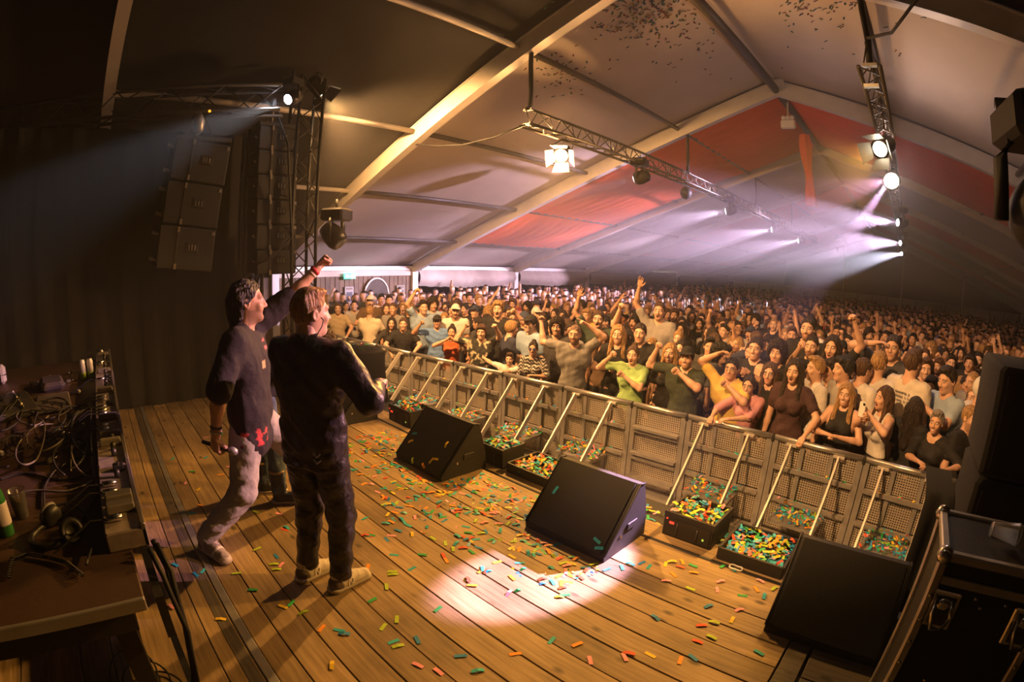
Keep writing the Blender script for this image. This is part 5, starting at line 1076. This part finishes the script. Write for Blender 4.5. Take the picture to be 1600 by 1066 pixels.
named('person in a pale green fitted top with one fist raised', 989, 556, .05, 'f', 'bun', 'brown', (.30, .46, .17), 'open', (955, 556, -.15, 'fist'), (975, 588, -.22, 'fist'), belly=.02, neckline=.06)
named('person in a dark tee right behind the green top', 1000, 522, 1.0, 'm', 'short', 'dark', BK, 'closed', 'up', 'down')
named('person in a dark top smiling left of the black cap', 1047, 553, .45, 'f', 'long', 'blond', BK, 'smile')
named('person in a dark green buttoned shirt and black cap raising a fist', 1073, 560, .0, 'm', 'cap', BK, (.035, .045, .03), 'smile', (1027, 545, -.1, 'fist'), (1062, 584, -.25, 'fist'), stubble=.3)
named('person in a yellow tee with glasses, one arm over the head', 1143, 577, .12, 'm', 'short', 'black', (.62, .43, .10), 'closed', (1122, 553, -.05, 'relax'), (1138, 604, -.2, 'fist'), glasses='y', skin=1)
named('person in a pink printed shirt leaning on the barrier', 1170, 604, 0, 'f', 'bun', 'dark', (.56, .26, .30), 'smile', (1112, 652, 'rail', 'grip'), (1140, 655, 'rail', 'relax'), lean=.2, glasses='y', paint=pink_print, belly=.01, sleeve=.95)
named('person in a black top with glasses between the pink shirt and the maroon dress', 1203, 585, .28, 'f', 'long', 'brown', BK, 'closed', 'down', 'down', glasses='y')
named('person in a maroon dress standing tall at the barrier', 1241, 582, .0, 'f', 'long', 'dark', (.05, .02, .022), 'open', 'down', (1256, 683, 'rail', 'grip'), garm='dress')
named('person in black raising a small drink behind the pink shirt', 1180, 546, 1.0, 'm', 'short', 'dark', BK, 'smile', 'phone', 'phone')
named('person in a dark vest behind the maroon dress', 1214, 553, .85, 'm', 'curly', 'dark', BK, 'closed', sleeve=0)
named('person in a white tee turned sideways right of the maroon dress', 1274, 578, .5, 'm', 'quiff', 'blond', WH, 'closed', turn=-50)
named('person in a white polo half hidden between the white tee and grey tee', 1297, 580, .85, 'm', 'mop', 'dark', WH, 'closed', turn=-35)
named('person in a light grey tee turned sideways behind the sleeveless black top', 1317, 578, .45, 'm', 'mop', 'black', (.34, .32, .30), 'closed', turn=-45)
named('person in a sleeveless black top smiling with hands together at the barrier', 1322, 618, 0, 'f', 'long', 'blond', BK, 'smile', 'chest', 'chest', sleeve=0)
PH = named('person in a white crop top filming with a phone', 1381, 624, .05, 'f', 'long', 'brown', WH, 'open', (1351, 652, -.28, 'grip'), (1358, 648, -.28, 'grip'), turn=-38, sleeve=0, hem=1.02)
named('person in a white tee with dark print seen from behind, left of three', 1349, 580, .75, 'm', 'short', 'brown', WH, turn=150, paint=back_print((.05, .04, .06)))
named('person in a white tee with pink print seen from behind', 1374, 570, 1.05, 'm', 'short', 'blond', WH, turn=170, paint=back_print((.6, .2, .25)))
named('person in a loose white tee with dark lettering seen from behind', 1427, 570, .9, 'm', 'quiff', 'brown', (.60, .54, .47), turn=160, paint=back_print((.03, .03, .04)))
named('person in black seen from behind beside the white crop top', 1430, 640, .2, 'f', 'long', 'dark', BK, turn=170)
named('person in a black v-neck top holding the barrier with both hands', 1463, 662, 0, 'f', 'quiff', 'grey', BK, 'smile', (1436, 722, 'rail', 'grip'), (1477, 735, 'rail', 'grip'), neckline=.095, sleeve=.9, skin=1)
named('person in a light blue shirt looking down behind the black v-neck', 1480, 596, .85, 'm', 'quiff', 'dark', (.30, .38, .50), 'closed', 'chest', 'phone', turn=-25, hr=(-.2, 0, 0))
named('person in black turned to the right at the end of the barrier', 1516, 655, .2, 'm', 'short', 'blond', BK, 'closed', turn=70, stubble=.4)
named('person in a white cap and white shirt looking away', 1536, 612, .75, 'm', 'cap', (.6, .57, .52), WH, turn=140)
named('person in a black tank top standing tall in the third row', 1268, 543, 1.7, 'm', 'buzz', 'dark', BK, 'closed', sleeve=.0, stubble=.5)
named('person in a black tee with folded arms behind the tank top', 1262, 515, 2.6, 'm', 'short', 'dark', BK, 'closed', 'chest', 'chest', beard=.7)
named('person with a lime wristband reaching up behind the grey tee', 1300, 545, 1.5, 'f', 'long', 'dark', BK, 'open', 'bent', 'up')
named('person with a phone to the ear behind the loose white tee', 1395, 545, 2.0, 'm', 'short', 'dark', (.05, .05, .06), 'closed', 'head', 'down')
named('person with an arm straight up and open hand in the middle of the crowd', 1030, 487, 3.3, 'm', 'short', 'brown', (.3, .28, .27), 'open', 'upo', 'down')
named('person in a dark green tee waving an arm above the grey tee', 935, 500, 1.9, 'm', 'short', 'brown', (.04, .06, .04), 'open', 'upo', 'bent')
# phone held by the filming person
q = on_y(1347, 640, PEOPLE[[n[2].startswith('person in a white crop') for n in NAMED].index(True)][1] - .33)
t = thing('phone', 'white phone with a ring grip held up to film the stage', 'phone', q, face_rz(q)); MB().box((0, 0, 0), (.072, .009, .15), bevel=.004).build('case', WHITE_P, t); MB().box((0, -.006, 0), (.064, .002, .136)).build('screen', mat('phone_screen', (.02, .02, .03), .1), t); MB().box((-.018, .006, .055), (.024, .004, .026), bevel=.002).build('camera_block', BLKM, t)
# ---- everybody else in reach: shared bodies, own clothes
POSES = [('down', 'down'), ('down', 'down'), ('chest', 'down'), ('bent', 'down'), ('up', 'down'), ('down', 'upo'), ('phone', 'phone'), ('clap', 'clap'), ('bent', 'bent')]
PHRASE = ['with arms down', 'with arms down', 'with one hand at the chest', 'with one fist by the head', 'with one arm straight up', 'with one open hand up', 'holding both hands in front', 'clapping', 'with both fists by the head']
VAR = []
for i, (a, b_) in enumerate(POSES):
    for sex in 'mf':
        mouth = ('closed', 'smile', 'open')[(i + (sex == 'f')) % 3]
        bd, gr, hm, *_ = build_body(sex, a, b_, 0.04 * (i % 3), ((-.06, 0, .2), (0, .05, -.15), (.05, -.06, 0.05))[i % 3], mouth, .6 if (sex == 'm' and i in (2, 5)) else 0, .6 if i != 3 else .95, .86, .022, .008, .008, seed=i)
        VAR.append((np_mesh('person', *bd, SKIN), np_mesh('shirt', gr[0], gr[1], np.zeros((len(gr[0]), 4), np.float32), GARM), hm, sex, i))
COLS = [('black', BK, 34), ('dark grey', (.05, .048, .046), 9), ('white', WH, 15), ('cream', CR_, 6), ('grey', (.22, .21, .20), 6), ('navy', (.025, .03, .06), 8), ('light blue', (.28, .38, .52), 4), ('olive', (.07, .075, .04), 4), ('brown', (.12, .07, .04), 5), ('red', (.35, .05, .04), 3), ('pink', (.52, .27, .30), 3), ('yellow', (.6, .42, .08), 2), ('orange', (.5, .2, .06), 2)]
cn, cc, cw_ = zip(*COLS); r = random.Random(21); spots = []
y = 5.75; k = 0
while y < YEND - 0.8:
    x = -12.9 + .3 * (k % 2)
    while x < min(8.2, .30 * y + .2):
        a, b_ = x + r.uniform(-.14, .14), y + r.uniform(-.14, .14)
        if b_ > rail_y(min(a, 1.5)) + .75 and all((a - p) ** 2 + (b_ - q_) ** 2 > .17 for p, q_ in PEOPLE if abs(q_ - b_) < .6): spots.append((a, b_))
        x += .52 + .012 * max(0, y - 10)
    y += .52 + .012 * max(0, y - 10); k += 1
spots.sort(key=lambda p: p[0] ** 2 + p[1] ** 2)
NF = 300 - len(PEOPLE) - 3
ORD = ['right', 'two rows', 'three rows', 'four rows', 'five rows', 'six rows', 'far']
for n, (a, b_) in enumerate(spots[:NF]):
    vi = r.choices(range(len(VAR)), [6, 6, 6, 6, 3, 3, 2, 2, 2, 2, 2, 2, 2, 2, 1, 1, 1, 1])[0]; bd, gr, hm, sex, pi = VAR[vi]; ci = r.choices(range(len(cn)), cw_)[0]
    hk = r.choice(('short', 'quiff', 'mop', 'short', 'curly', 'buzz', 'cap') if sex == 'm' else ('long', 'long', 'bob', 'bun')); hc = r.choice(('dark', 'brown', 'brown', 'blond', 'black', 'dark')); sc = (1.79 if sex == 'm' else 1.68) / 1.75 * r.uniform(.95, 1.05)
    P = Vector((a, b_, 0)); rz = face_rz(P) + r.gauss(0, .35) + (math.pi * r.choice((.6, .8, -.7)) if r.random() < .1 else 0)
    nn = min(NAMED, key=lambda q_: abs(q_[0] - a / b_) * 6 + abs(q_[1] - b_) * .1); rows = int(max(0, min(6, (b_ - nn[1]) / .55)))
    short = nn[2].split(' with ')[0].split(' seen ')[0].split(' leaning')[0].split(' standing')[0].split(' turned')[0].split(' raising')[0].split(' between')[0].split(' behind')[0].split(' half')[0].split(' smiling')[0].split(' right')[0].split(' looking')[0].split(' holding')[0].split(' filming')[0].split(' ducking')[0].split(' reaching')[0].split(' waving')[0]
    short = short.replace('person in an ', '').replace('person in a ', '').replace('person in ', '').replace('person', 'raised arms')
    lab = ' '.join(f'person in {cn[ci]} {PHRASE[pi]}, {ORD[rows]} behind the {short}'.split()[:16])
    finish_person(bd, gr, hm, (a, b_, GZ), rz, sc, r.choice(SK), hk, HC[hc] if hk != 'cap' else r.choice((BK, WH, (.03, .04, .08))), cc[ci], lab, 'crowd behind the front row', .011, 'shirt')
    PEOPLE.append((a, b_))
# ---- the uncountable rest of the crowd towards the far end
def low_person(sex, arms):
    s = SDF((-.36, -.2, .35), (.36, .36, 2.12), .05)
    s.cap((0, 0, .3), (0, 0, 1.2), .15, .15, .04, sc=(1, 1.3, 1)); s.cap((-.13, 0, 1.36), (.13, 0, 1.36), .10, k=.05); s.cap((0, 0, 1.4), (0, 0, 1.55), .06, k=.03); s.ell((0, .01, 1.64), (.085, .105, .125), .02)
    if sex == 'f': s.cap((0, -.07, 1.66), (0, -.08, 1.35), .09, .08, .03)
    for sd, a in ((1, arms[0]), (-1, arms[1])):
        T, h, hd = ARMS[a]; E, W = ik((sd * .18, 0, 1.42), (T[0] * sd, T[1], T[2]), .3, .3, (h[0] * sd, h[1], h[2])); s.cap((sd * .18, 0, 1.42), E, .06, .055, .03); s.cap(E, W, .055, .048, .03)
    v, f = s.mesh(); part = np.zeros(len(v), int); x, yy, z = v.T
    arm = (np.abs(x) > .2) & (z < 2.2) | (z > 1.3) & (yy > .17); part[:] = 0; part[(z > 1.50) & (np.hypot(x, yy - .01) < .16)] = 1; part[arm & (np.abs(x) > .21)] = 1; hairm = (z > 1.5) & (np.hypot(x, yy) < .16) & ((yy < .02) & (z > 1.56) | (z > 1.70)); part[hairm] = 2
    if sex == 'f': part[(yy < -.05) & (z > 1.28) & (np.abs(x) < .13)] = 2
    return v, f, part
LOWS = [low_person('m', ('down', 'down')), low_person('f', ('down', 'down')), low_person('m', ('up', 'down')), low_person('f', ('chest', 'bent')), low_person('f', ('down', 'down')), low_person('m', ('down', 'chest'))]
so = Soup(); r2 = np.random.default_rng(3)
for a, b_ in spots[NF:]:
    v, f, part = LOWS[r2.choice(6, p=[.33, .25, .06, .06, .15, .15])]; rz = face_rz(Vector((a, b_, 0))) + r2.normal() * .4; sc = r2.uniform(.93, 1.06); ci = r.choices(range(len(cn)), cw_)[0]
    q = v * sc; q = np.stack([q[:, 0] * math.cos(rz) - q[:, 1] * math.sin(rz) + a, q[:, 0] * math.sin(rz) + q[:, 1] * math.cos(rz) + b_, q[:, 2] + GZ], 1).astype(np.float32)
    tab = np.array([cc[ci], SK[r2.integers(4)], HC[('dark', 'brown', 'blond', 'black', 'dark')[r2.integers(5)]]], np.float32); c = np.ones((len(v), 4), np.float32); c[:, :3] = tab[part]; so.add(q, f, c)
tag(link(bpy.data.objects.new('crowd', np_mesh('crowd', *so.get(), SKIN))), 'dense crowd of tiny people filling the far end of the tent', 'crowd', kind='stuff')
# ------------------------------------------------------------------ the performers on the planks
SOLE = mat('shoe_sole', (.48, .42, .34), .6, 0, .3, 40)
def make_shoe():
    s = SDF((-.075, -.05, -.01), (.075, .30, .16), .006); s.cap((0, .0, .06), (0, .06, .07), .044, .046, .02); s.cap((0, .02, .04), (.004, .21, .035), .044, .042, .03, sc=(1, 1, 1.1)); s.cap((0, .06, .08), (0, .15, .055), .036, .034, .03); s.cap((0, .03, .07), (0, .02, .13), .042, .043, .02); s.cap((0, .03, .10), (0, .02, .2), .033, .034, .003, 'd'); s.plane((0, 0, .028), (0, 0, -1)); up = s.mesh()
    q = SDF((-.08, -.06, -.015), (.08, .31, .06), .006); q.cap((0, .0, .018), (.004, .215, .018), .046, .047, .01, sc=(1, 1, 1.6)); q.cap((0, -.01, .03), (0, .05, .03), .046, .046, .02, sc=(1, 1, 1.6)); q.plane((0, 0, .038), (0, 0, 1)); q.plane((0, 0, 0), (0, 0, -1)); return up, q.mesh()
SHU, SHS = make_shoe(); z4 = lambda v: np.zeros((len(v), 4), np.float32)
SHU_M = np_mesh('upper', SHU[0], SHU[1], z4(SHU[0]), GARM); SHS_M = np_mesh('sole', SHS[0], SHS[1], None, SOLE)
LACE = MB()
for i in range(5): y_ = .070 + .022 * i; z_ = .124 - .0125 * i; LACE.path([(-.028, y_, z_ - .010), (0, y_ + .012, z_ + .003), (.028, y_, z_ - .010)], .0036, 5); LACE.path([(.028, y_, z_ - .008), (0, y_ + .016, z_ + .004), (-.028, y_ + .02, z_ - .016)], .0034, 5)
LACE_M = LACE.mesh('laces', mat('lace', (.6, .55, .48), .7), True)
NL_M = []
for sx in (-1, 1):
    q = MB(); q.bar((sx * .052, .062, .040), (sx * .049, .070, .082), .005, .008); q.bar((sx * .052, .094, .038), (sx * .049, .102, .076), .005, .008); q.bar((sx * .0492, .070, .081), (sx * .0518, .094, .039), .005, .008); NL_M.append(q.mesh('side_letter', mat('shoe_letter', (.80, .77, .70), .5)))
for x_, y_, z_ in SHU[0][:0]: pass
_c = z4(SHU[0]); _x, _y, _z = SHU[0].T; _m = (_y < .025) & (_z < .10); _c[_m] = (.12, .09, .07, 1); _m = (np.abs(_y - .15 - .6 * (_z - .05)) < .012) | (np.abs(_y - .045 + .5 * (_z - .05)) < .009); _c[_m] = (.62, .56, .46, 1); _m = (_y > .215) & (_z < .052); _c[_m] = (.62, .56, .46, 1)
SHU_M = np_mesh('upper', SHU[0], SHU[1], _c, GARM)
def shoe(parent, ft, fd, col, letter=True):
    u = bpy.data.objects.new('shoe', SHU_M); link(u, parent); u.color = (*col, 1); u.location = (ft[0] - fd[0] * .05, ft[1] - fd[1] * .05, ft[2]); u.rotation_euler = (0, 0, math.atan2(-fd[0], fd[1]))
    for nm, me in (('sole', SHS_M), ('laces', LACE_M)) + ((('side_letter', NL_M[0]), ('side_letter', NL_M[1])) if letter else ()): link(bpy.data.objects.new(nm, me), u)
    return u
def performer(label, loc, rz, sc, **kw):
    skin = kw.pop('skin', SK[1]); hairk, hairc = kw.pop('hairk'), kw.pop('hairc'); shirtc, pantc = kw.pop('shirtc'), kw.pop('pantc'); gm = kw.pop('gm', GARM); paint = kw.pop('paint', None); garm = kw.pop('garm', 'shirt'); ppaint = kw.pop('ppaint', None)
    M = Matrix.Translation(loc) @ Matrix.Rotation(rz, 4, 'Z') @ Matrix.Scale(sc, 4); inv = M.inverted(); R3 = Matrix.Rotation(-rz, 3, 'Z')
    for a in ('armR', 'armL'):
        T, h, hd = kw[a]; q = inv @ Vector(T); h = R3 @ Vector(h); kw[a] = (tuple(q), tuple(h), hd)
    kw['feet'] = [(tuple(inv @ Vector(p)), tuple(R3 @ Vector((*d_, 0)))[:3], tuple(R3 @ Vector(k))) for p, d_, k in kw['feet']]
    b, g, hm, J, LP, tv = build_body(vox=.012, hvox=.0045, hdvox=.0045, legs='garment', fine=True, **kw)
    gc = z4(g[0]); paint and paint(g[0], gc); tc = z4(tv[0]); ppaint and ppaint(tv[0], tc)
    o = finish_person(np_mesh('person', *b, SKIN), np_mesh(garm, g[0], g[1], gc, gm), hm, loc, rz, sc, skin, hairk, hairc, shirtc, label, None, .0055, garm)
    t_ = bpy.data.objects.new('trousers', np_mesh('trousers', tv[0], tv[1], tc, gm)); link(t_, o); t_.color = (*pantc, 1)
    return o, J, LP, kw, hm
# --- tracksuit performer, back to the camera
P2 = Vector((-2.36, .99, 0)); rz2 = 0.50
def fade_paint(v, c): pass
o2, J2, LP2, kw2, hm2 = performer('person in a dark satin tracksuit and beige sneakers, back to the camera', P2, rz2, .965, sex='m', hairk='fade', hairc=(.30, .15, .05), shirtc=(.011, .008, .012), pantc=(.010, .008, .010), gm=SATIN, garm='track_jacket',
    armR=((-2.19, 1.30, 1.20), (.9, -.2, -.5), 'grip'), armL=((-2.62, 1.25, 1.12), (-.9, -.3, -.5), 'relax'), headrot=(.0, 0, -.45), mouth='open', sleeve=1.93, hem=.80, wr=.008, seed=8, neckline=.062, thick=.024, collar=True, loose=.012, skin=SK[2],
    feet=[((-2.27, 1.03, 0), (-.14, .98), (.1, 1, 0)), ((-2.47, .91, 0), (-.17, .98), (-.1, 1, 0))])
for (ft, fd, kn) in kw2['feet']: shoe(o2, ft, fd, (.58, .51, .42)); MB().lathe([(.043, .07), (.046, .10), (.044, .135), (.042, .16)], (ft[0], ft[1], ft[2]), 16).build('sock', mat('sock_rib', (.62, .58, .52), .9, 0, .3, 80), o2, True)
S, E, W, hd, sd = J2['R']; ax = (E - S); mb = MB()
out = np.cross(ax, (0, 0, 1)); out = np.array((.8, -.45, .35)); out = out - ax * (out @ ax) / (ax @ ax); out /= np.linalg.norm(out); sdv = np.cross(ax / np.linalg.norm(ax), out)
for i in range(9):
    p = S + ax * (.02 + .11 * i) + out * (.068 - .0012 * i); t0 = ax / np.linalg.norm(ax) * .018
    mb.path([p + sdv * .022 - out * .006, p + t0, p - sdv * .022 - out * .006], .0038, 5)
mb.build('sleeve_chevrons', mat('chevron_white', (.5, .46, .48), .5), o2, True)
mb = MB()
for k_ in (0, .035): mb.path([(.085, -.118, .925 - k_), (.105, -.119, .905 - k_), (.125, -.112, .925 - k_)], .006, 6)
mb.build('chevron_emblem', mat('chevron_grey', (.42, .38, .36), .5), o2, True)
MB().path([(.085, .0, 1.615), (.094, .01, 1.60), (.092, .0, 1.57), (.075, -.03, 1.52), (.05, -.06, 1.47)], .003, 5).build('earpiece_wire', RUB, o2, True)
# --- performer with raised fist and microphone
P1 = Vector((-3.15, .88, -.13)); rz1 = -.60
def tee_paint(v, c):
    x, y, z = v.T; m = (x > .04) & (y > .0) & (z > .80) & (z < .90) & (np.sin(x * 90) + np.sin(z * 120 + x * 40) + np.sin(y * 80) > .2); c[m] = (.50, .05, .06, 1)
    m = (x > .02) & (x < .07) & (y > .05) & (np.abs(z - 1.27) < .022); c[m] = (.45, .30, .16, 1); m = (x < -.02) & (x > -.09) & (y > .05) & (np.abs(z - 1.36) < .05) & (np.sin(z * 150) > 0); c[m] = (.50, .12, .14, 1)
rw = on_x(337, 682, -2.93)
o1, J1, LP1, kw1, hm1 = performer('person in a dark oversized tee and grey jeans raising a fist, microphone in hand', P1, rz1, 1.05, sex='m', hairk='wet', hairc=(.020, .013, .012), shirtc=(.014, .010, .015), pantc=(.34, .32, .30), paint=tee_paint, garm='tee',
    armR=(tuple(rw), (.6, -.5, 0), 'grip'), armL=((-3.22, 1.45, 1.80), (-.3, .5, -1), 'fist'), lean=0.0, headrot=(.05, 0, .38), mouth='open', sleeve=.98, hem=.66, wr=.008, seed=5, loose=.030, stubble=.45, skin=SK[1],
    feet=[((-3.06, .44, 0), (.93, .35), (.55, .8, 0)), ((-3.33, 1.36, 0), (.1, .99), (.1, 1, 0))])
for (ft, fd, kn) in kw1['feet']: shoe(o1, ft, fd, (.30, .26, .21), False)
for nm, (S, E, W, hd, sd) in J1.items():
    d_ = (W - E) / np.linalg.norm(W - E); Rm_ = Vector(d_).to_track_quat('Z', 'Y').to_matrix()
    for k_, (cc_, w_) in enumerate(((((.55, .04, .05)), .012), ((.6, .5, .38), .008)) if nm == 'L' else (((.45, .36, .25), .007), ((.06, .05, .04), .009))):
        MB().lathe([(.034, -w_), (.037, 0), (.034, w_)], W - d_ * (.03 + .028 * k_), 16, Rm_).build('wristband', mat('band_' + nm + str(k_), cc_, .6), o1, True)
# microphone in the lowered hand
wm = o1.matrix_basis @ Vector(J1['R'][2]); fw = Vector((.25, .55, -.8)).normalized(); hp = wm + Vector((.0, .045, -.085)); t = thing('microphone', 'handheld microphone with a grey ball head in the lowered hand', 'microphone', hp); Rm_ = aim(Vector((.5, .75, -.25)))
MB().lathe([(.011, -.15), (.013, -.14), (.0165, .02), (.017, .03)], (0, 0, 0), 14, Rm_).build('handle', BLKM, t, True); MB().lathe([(.019, .028), (.026, .045), (.026, .062), (.018, .082), (.004, .088)], (0, 0, 0), 16, Rm_).build('ball_head', mat('mic_mesh', (.40, .39, .42), .45, .5, .3, 200), t, True)
# --- third person in rubber boots, bent forward behind them
P3 = Vector((-3.66, 1.12, 0))
o3, J3, LP3, kw3, hm3 = performer('person in jeans and dark rubber boots bending behind the two performers', P3, -.15, .90, sex='m', hairk='short', hairc=HC['brown'], shirtc=BK, pantc=(.07, .10, .15),
    armR=((-3.4, 1.65, .62), (.5, -.5, 0), 'relax'), armL=((-3.8, 1.65, .62), (-.5, -.5, 0), 'relax'), lean=.95, headrot=(0, 0, 0), sleeve=.6, hem=.84, seed=2, feet=[((-3.52, 1.14, 0), (.5, .86), (0, 1, 0)), ((-3.76, 1.10, 0), (.45, .9), (0, 1, 0))])
for (ft, fd, kn) in kw3['feet']:
    s = SDF((-.09, -.08, -.01), (.09, .26, .34), .009); s.cap((0, 0, .05), (0, 0, .30), .058, .068, .02); s.cap((0, 0, .045), (0, .16, .042), .05, .048, .03); s.plane((0, 0, .30), (0, 0, 1)); s.plane((0, 0, .0), (0, 0, -1)); v, f = s.mesh()
    u = bpy.data.objects.new('boot', np_mesh('boot', v, f, z4(v), SATIN)); link(u, o3); u.color = (.02, .022, .028, 1); u.location = ft; u.rotation_euler = (0, 0, math.atan2(-fd[0], fd[1])); w = bpy.data.objects.new('sole', SHS_M); link(w, u); w.scale = (1.12, .92, .7); w.location = (0, -.03, -.002)
    MB().lathe([(.068, .285), (.071, .29), (.071, .30), (.068, .303)], (0, 0, 0), 18).build('top_band', mat('boot_band', (.35, .24, .10), .6), u, True)
# ------------------------------------------------------------------ confetti strips lying one by one on the planks
SM = []
for k in range(4):
    mb = MB(); b = (0.0, .004, .008, -.002)[k]
    for (x0, x1, z0, z1) in ((-.031, 0, .001, b + .002), (0, .031, b + .002, .001 + max(b, 0) * .3)): mb.add([(x0, -.0105, z0), (x1, -.0105, z1), (x1, .0105, z1), (x0, .0105, z0), (x0, -.0105, z0 + .0008), (x1, -.0105, z1 + .0008), (x1, .0105, z1 + .0008), (x0, .0105, z0 + .0008)], [(3, 2, 1, 0), (4, 5, 6, 7), (0, 1, 5, 4), (1, 2, 6, 5), (2, 3, 7, 6), (3, 0, 4, 7)])
    SM.append(mb.mesh('paper_strip', PAPER))
cf = random.Random(9); NS = 0
def zone(p):
    if p.y > 2.55: return 'along the front edge of the planks'
    if -2.3 < p.x < -1.2 and 1.5 < p.y < 2.3: return 'in the pale pool of light'
    if p.x > -1.2: return 'on the planks near the flight case'
    if p.y < .9: return 'on the planks near the desk'
    if p.x < -2.4 and p.y > 1.4: return 'among the thick scatter before the monitors'
    return 'on the open planks mid-stage'
def strip(p, ci, rz=None, rot=None):
    o = bpy.data.objects.new('paper_strip', cf.choice(SM)); C.objects.link(o); o.location = p; o.rotation_euler = rot or (0, 0, cf.uniform(0, 6.28) if rz is None else rz); o.color = (*PAPER_COLS[ci], 1)
    tag(o, f'{COLN[ci]} paper strip lying {zone(Vector(p))}' if rot is None else f'{COLN[ci]} paper strip stuck to a monitor grille', 'confetti', 'paper strips on the stage')
# strips whose place in the photo is easy to read: x, y, colour
SEEN = [(530, 985, 1), (538, 991, 0), (503, 982, 6), (620, 968, 4), (599, 980, 4), (615, 1003, 2), (622, 1010, 4), (652, 1000, 0), (720, 1025, 0), (653, 1040, 8), (685, 1050, 8), (582, 938, 3), (684, 952, 3), (604, 917, 4), (614, 898, 4), (575, 886, 6), (519, 1040, 5), (862, 1001, 2), (902, 1007, 6), (922, 1032, 8), (976, 1027, 8), (883, 930, 3), (863, 910, 2), (800, 903, 6), (738, 915, 6), (754, 889, 2), (760, 893, 7), (812, 880, 2), (800, 870, 5), (840, 865, 0), (857, 862, 6), (870, 851, 1), (880, 880, 4), (886, 884, 8), (893, 881, 5), (900, 873, 6), (915, 887, 0), (907, 902, 7), (928, 882, 4), (874, 900, 4), (877, 912, 6), (884, 893, 8), (1024, 966, 0), (948, 890, 0), (972, 887, 2), (985, 882, 2), (1003, 880, 0), (1014, 886, 2), (1040, 882, 5), (1050, 878, 5), (1063, 886, 7), (1083, 884, 3), (1084, 895, 6), (1052, 898, 6), (1041, 908, 8), (1079, 920, 4), (1126, 909, 8), (1107, 948, 0), (1116, 973, 4), (1144, 969, 5), (1112, 996, 4), (1090, 1003, 7), (1083, 1028, 0), (1063, 1032, 6), (1186, 1020, 2), (1194, 932, 1), (1160, 931, 3), (1188, 908, 8), (1210, 920, 4), (1145, 890, 2), (1130, 885, 3), (442, 948, 5), (345, 968, 5), (474, 958, 4), (455, 943, 3), (402, 858, 4), (432, 890, 4), (395, 922, 3), (440, 883, 8), (428, 882, 4), (445, 828, 7), (400, 800, 4), (436, 803, 8), (448, 825, 2), (274, 883, 1), (306, 898, 1), (318, 892, 2), (268, 948, 8), (300, 803, 2), (314, 790, 6), (290, 755, 8), (270, 717, 2), (300, 737, 3), (322, 715, 1), (345, 742, 6), (310, 765, 5), (358, 730, 8), (660, 867, 3), (696, 849, 4), (580, 836, 3), (573, 837, 2), (550, 812, 7), (606, 804, 5), (617, 801, 6), (663, 800, 3), (675, 800, 3), (715, 838, 2), (720, 838, 7), (735, 845, 5), (732, 833, 3), (753, 834, 4), (600, 788, 4), (614, 788, 2), (624, 793, 0), (640, 791, 6), (620, 786, 4)]
for px, py, ci in SEEN: strip(on_z(px, py, .004), ci); NS += 1
def free(p): return not any(x0 - .02 < p.x < x1 + .02 and p.y > 2.34 for x0, x1 in ((-5.52, -4.86), (-3.77, -3.07), (-2.11, -1.42), (-.33, .36)))
while NS < 300:
    u = cf.random()
    p = Vector((cf.uniform(-4.4, -1.9), cf.triangular(1.3, 2.82, 2.4), .003)) if u < .78 else Vector((cf.uniform(-4.5, -.4), cf.uniform(2.45, 2.82), .003)) if u < .9 else Vector((cf.uniform(-5.8, -.5), cf.uniform(.5, 2.3), .003))
    if free(p): strip(p, cf.randrange(9)); NS += 1
paper_pile(lambda r: (lambda q: (q[0], q[1], .004))(next(q for q in iter(lambda: (r.uniform(-4.5, -1.4), r.triangular(1.7, 2.83, 2.75), 0), None) if free(Vector(q)))), 420, None, 'confetti_scatter', .12, seed=91); o = C.objects[-1]; tag(o, 'thick scatter of mixed paper strips on the planks before the monitors', 'confetti')
paper_pile(lambda r: (r.uniform(-4.2, -.4), r.uniform(2.88, 3.4), -.022 + r.random() * .015), 500, None, 'confetti_scatter', .25, seed=92); o = C.objects[-1]; tag(o, 'mixed paper strips strewn along the black stage ledge', 'confetti')
for px, py, ci in ((642, 690, 5), (648, 678, 1), (698, 695, 5), (674, 720, 5), (681, 718, 5), (645, 720, 4), (662, 728, 6), (868, 766, 1), (933, 845, 2), (936, 857, 1)):
    xm, y0 = (-3.42, 2.41) if px < 800 else (-1.76, 2.40); v = ray(px, py); n = Vector((0, -.739, .674)); q0 = Vector((xm, y0 - .002, .055)) + n * .02; tt = (q0 - Vector((0, 0, CAM_H))).dot(n) / v.dot(n); p = Vector((0, 0, CAM_H)) + v * tt
    M = n.to_track_quat('Z', 'Y').to_matrix() @ Matrix.Rotation(cf.uniform(0, 3), 3, 'Z'); strip(p, ci, rot=M.to_euler())
# strips clinging to the roof skin
def roofpt(px, py):
    v = ray(px, py); s_ = 1 if px > 1215 else -1; n = Vector((s_ * SL, 0, 1)); p0 = Vector((RX, 0, RZ + .085)); tt = (p0 - Vector((0, 0, CAM_H))).dot(n) / v.dot(n); return Vector((0, 0, CAM_H)) + v * tt
def rp(r):
    u = r.random(); q = (r.gauss(1020, 45), abs(r.gauss(25, 35))) if u < .55 else (r.gauss(870, 25), r.gauss(118, 18)) if u < .65 else (r.gauss(1240, 60), abs(r.gauss(12, 22))) if u < .85 else (r.uniform(850, 1450), r.uniform(-40, 130)); return roofpt(*q)
paper_pile(rp, 420, None, 'confetti_on_roof', .15, (.065, .025), .18, 95, normal=Vector((-SL, 0, 1))); o = C.objects[-1]; tag(o, 'paper strips darkened to silhouettes, clinging to the underside of the tent roof', 'confetti')  # paper colours scaled down so the strips read as shaded silhouettes
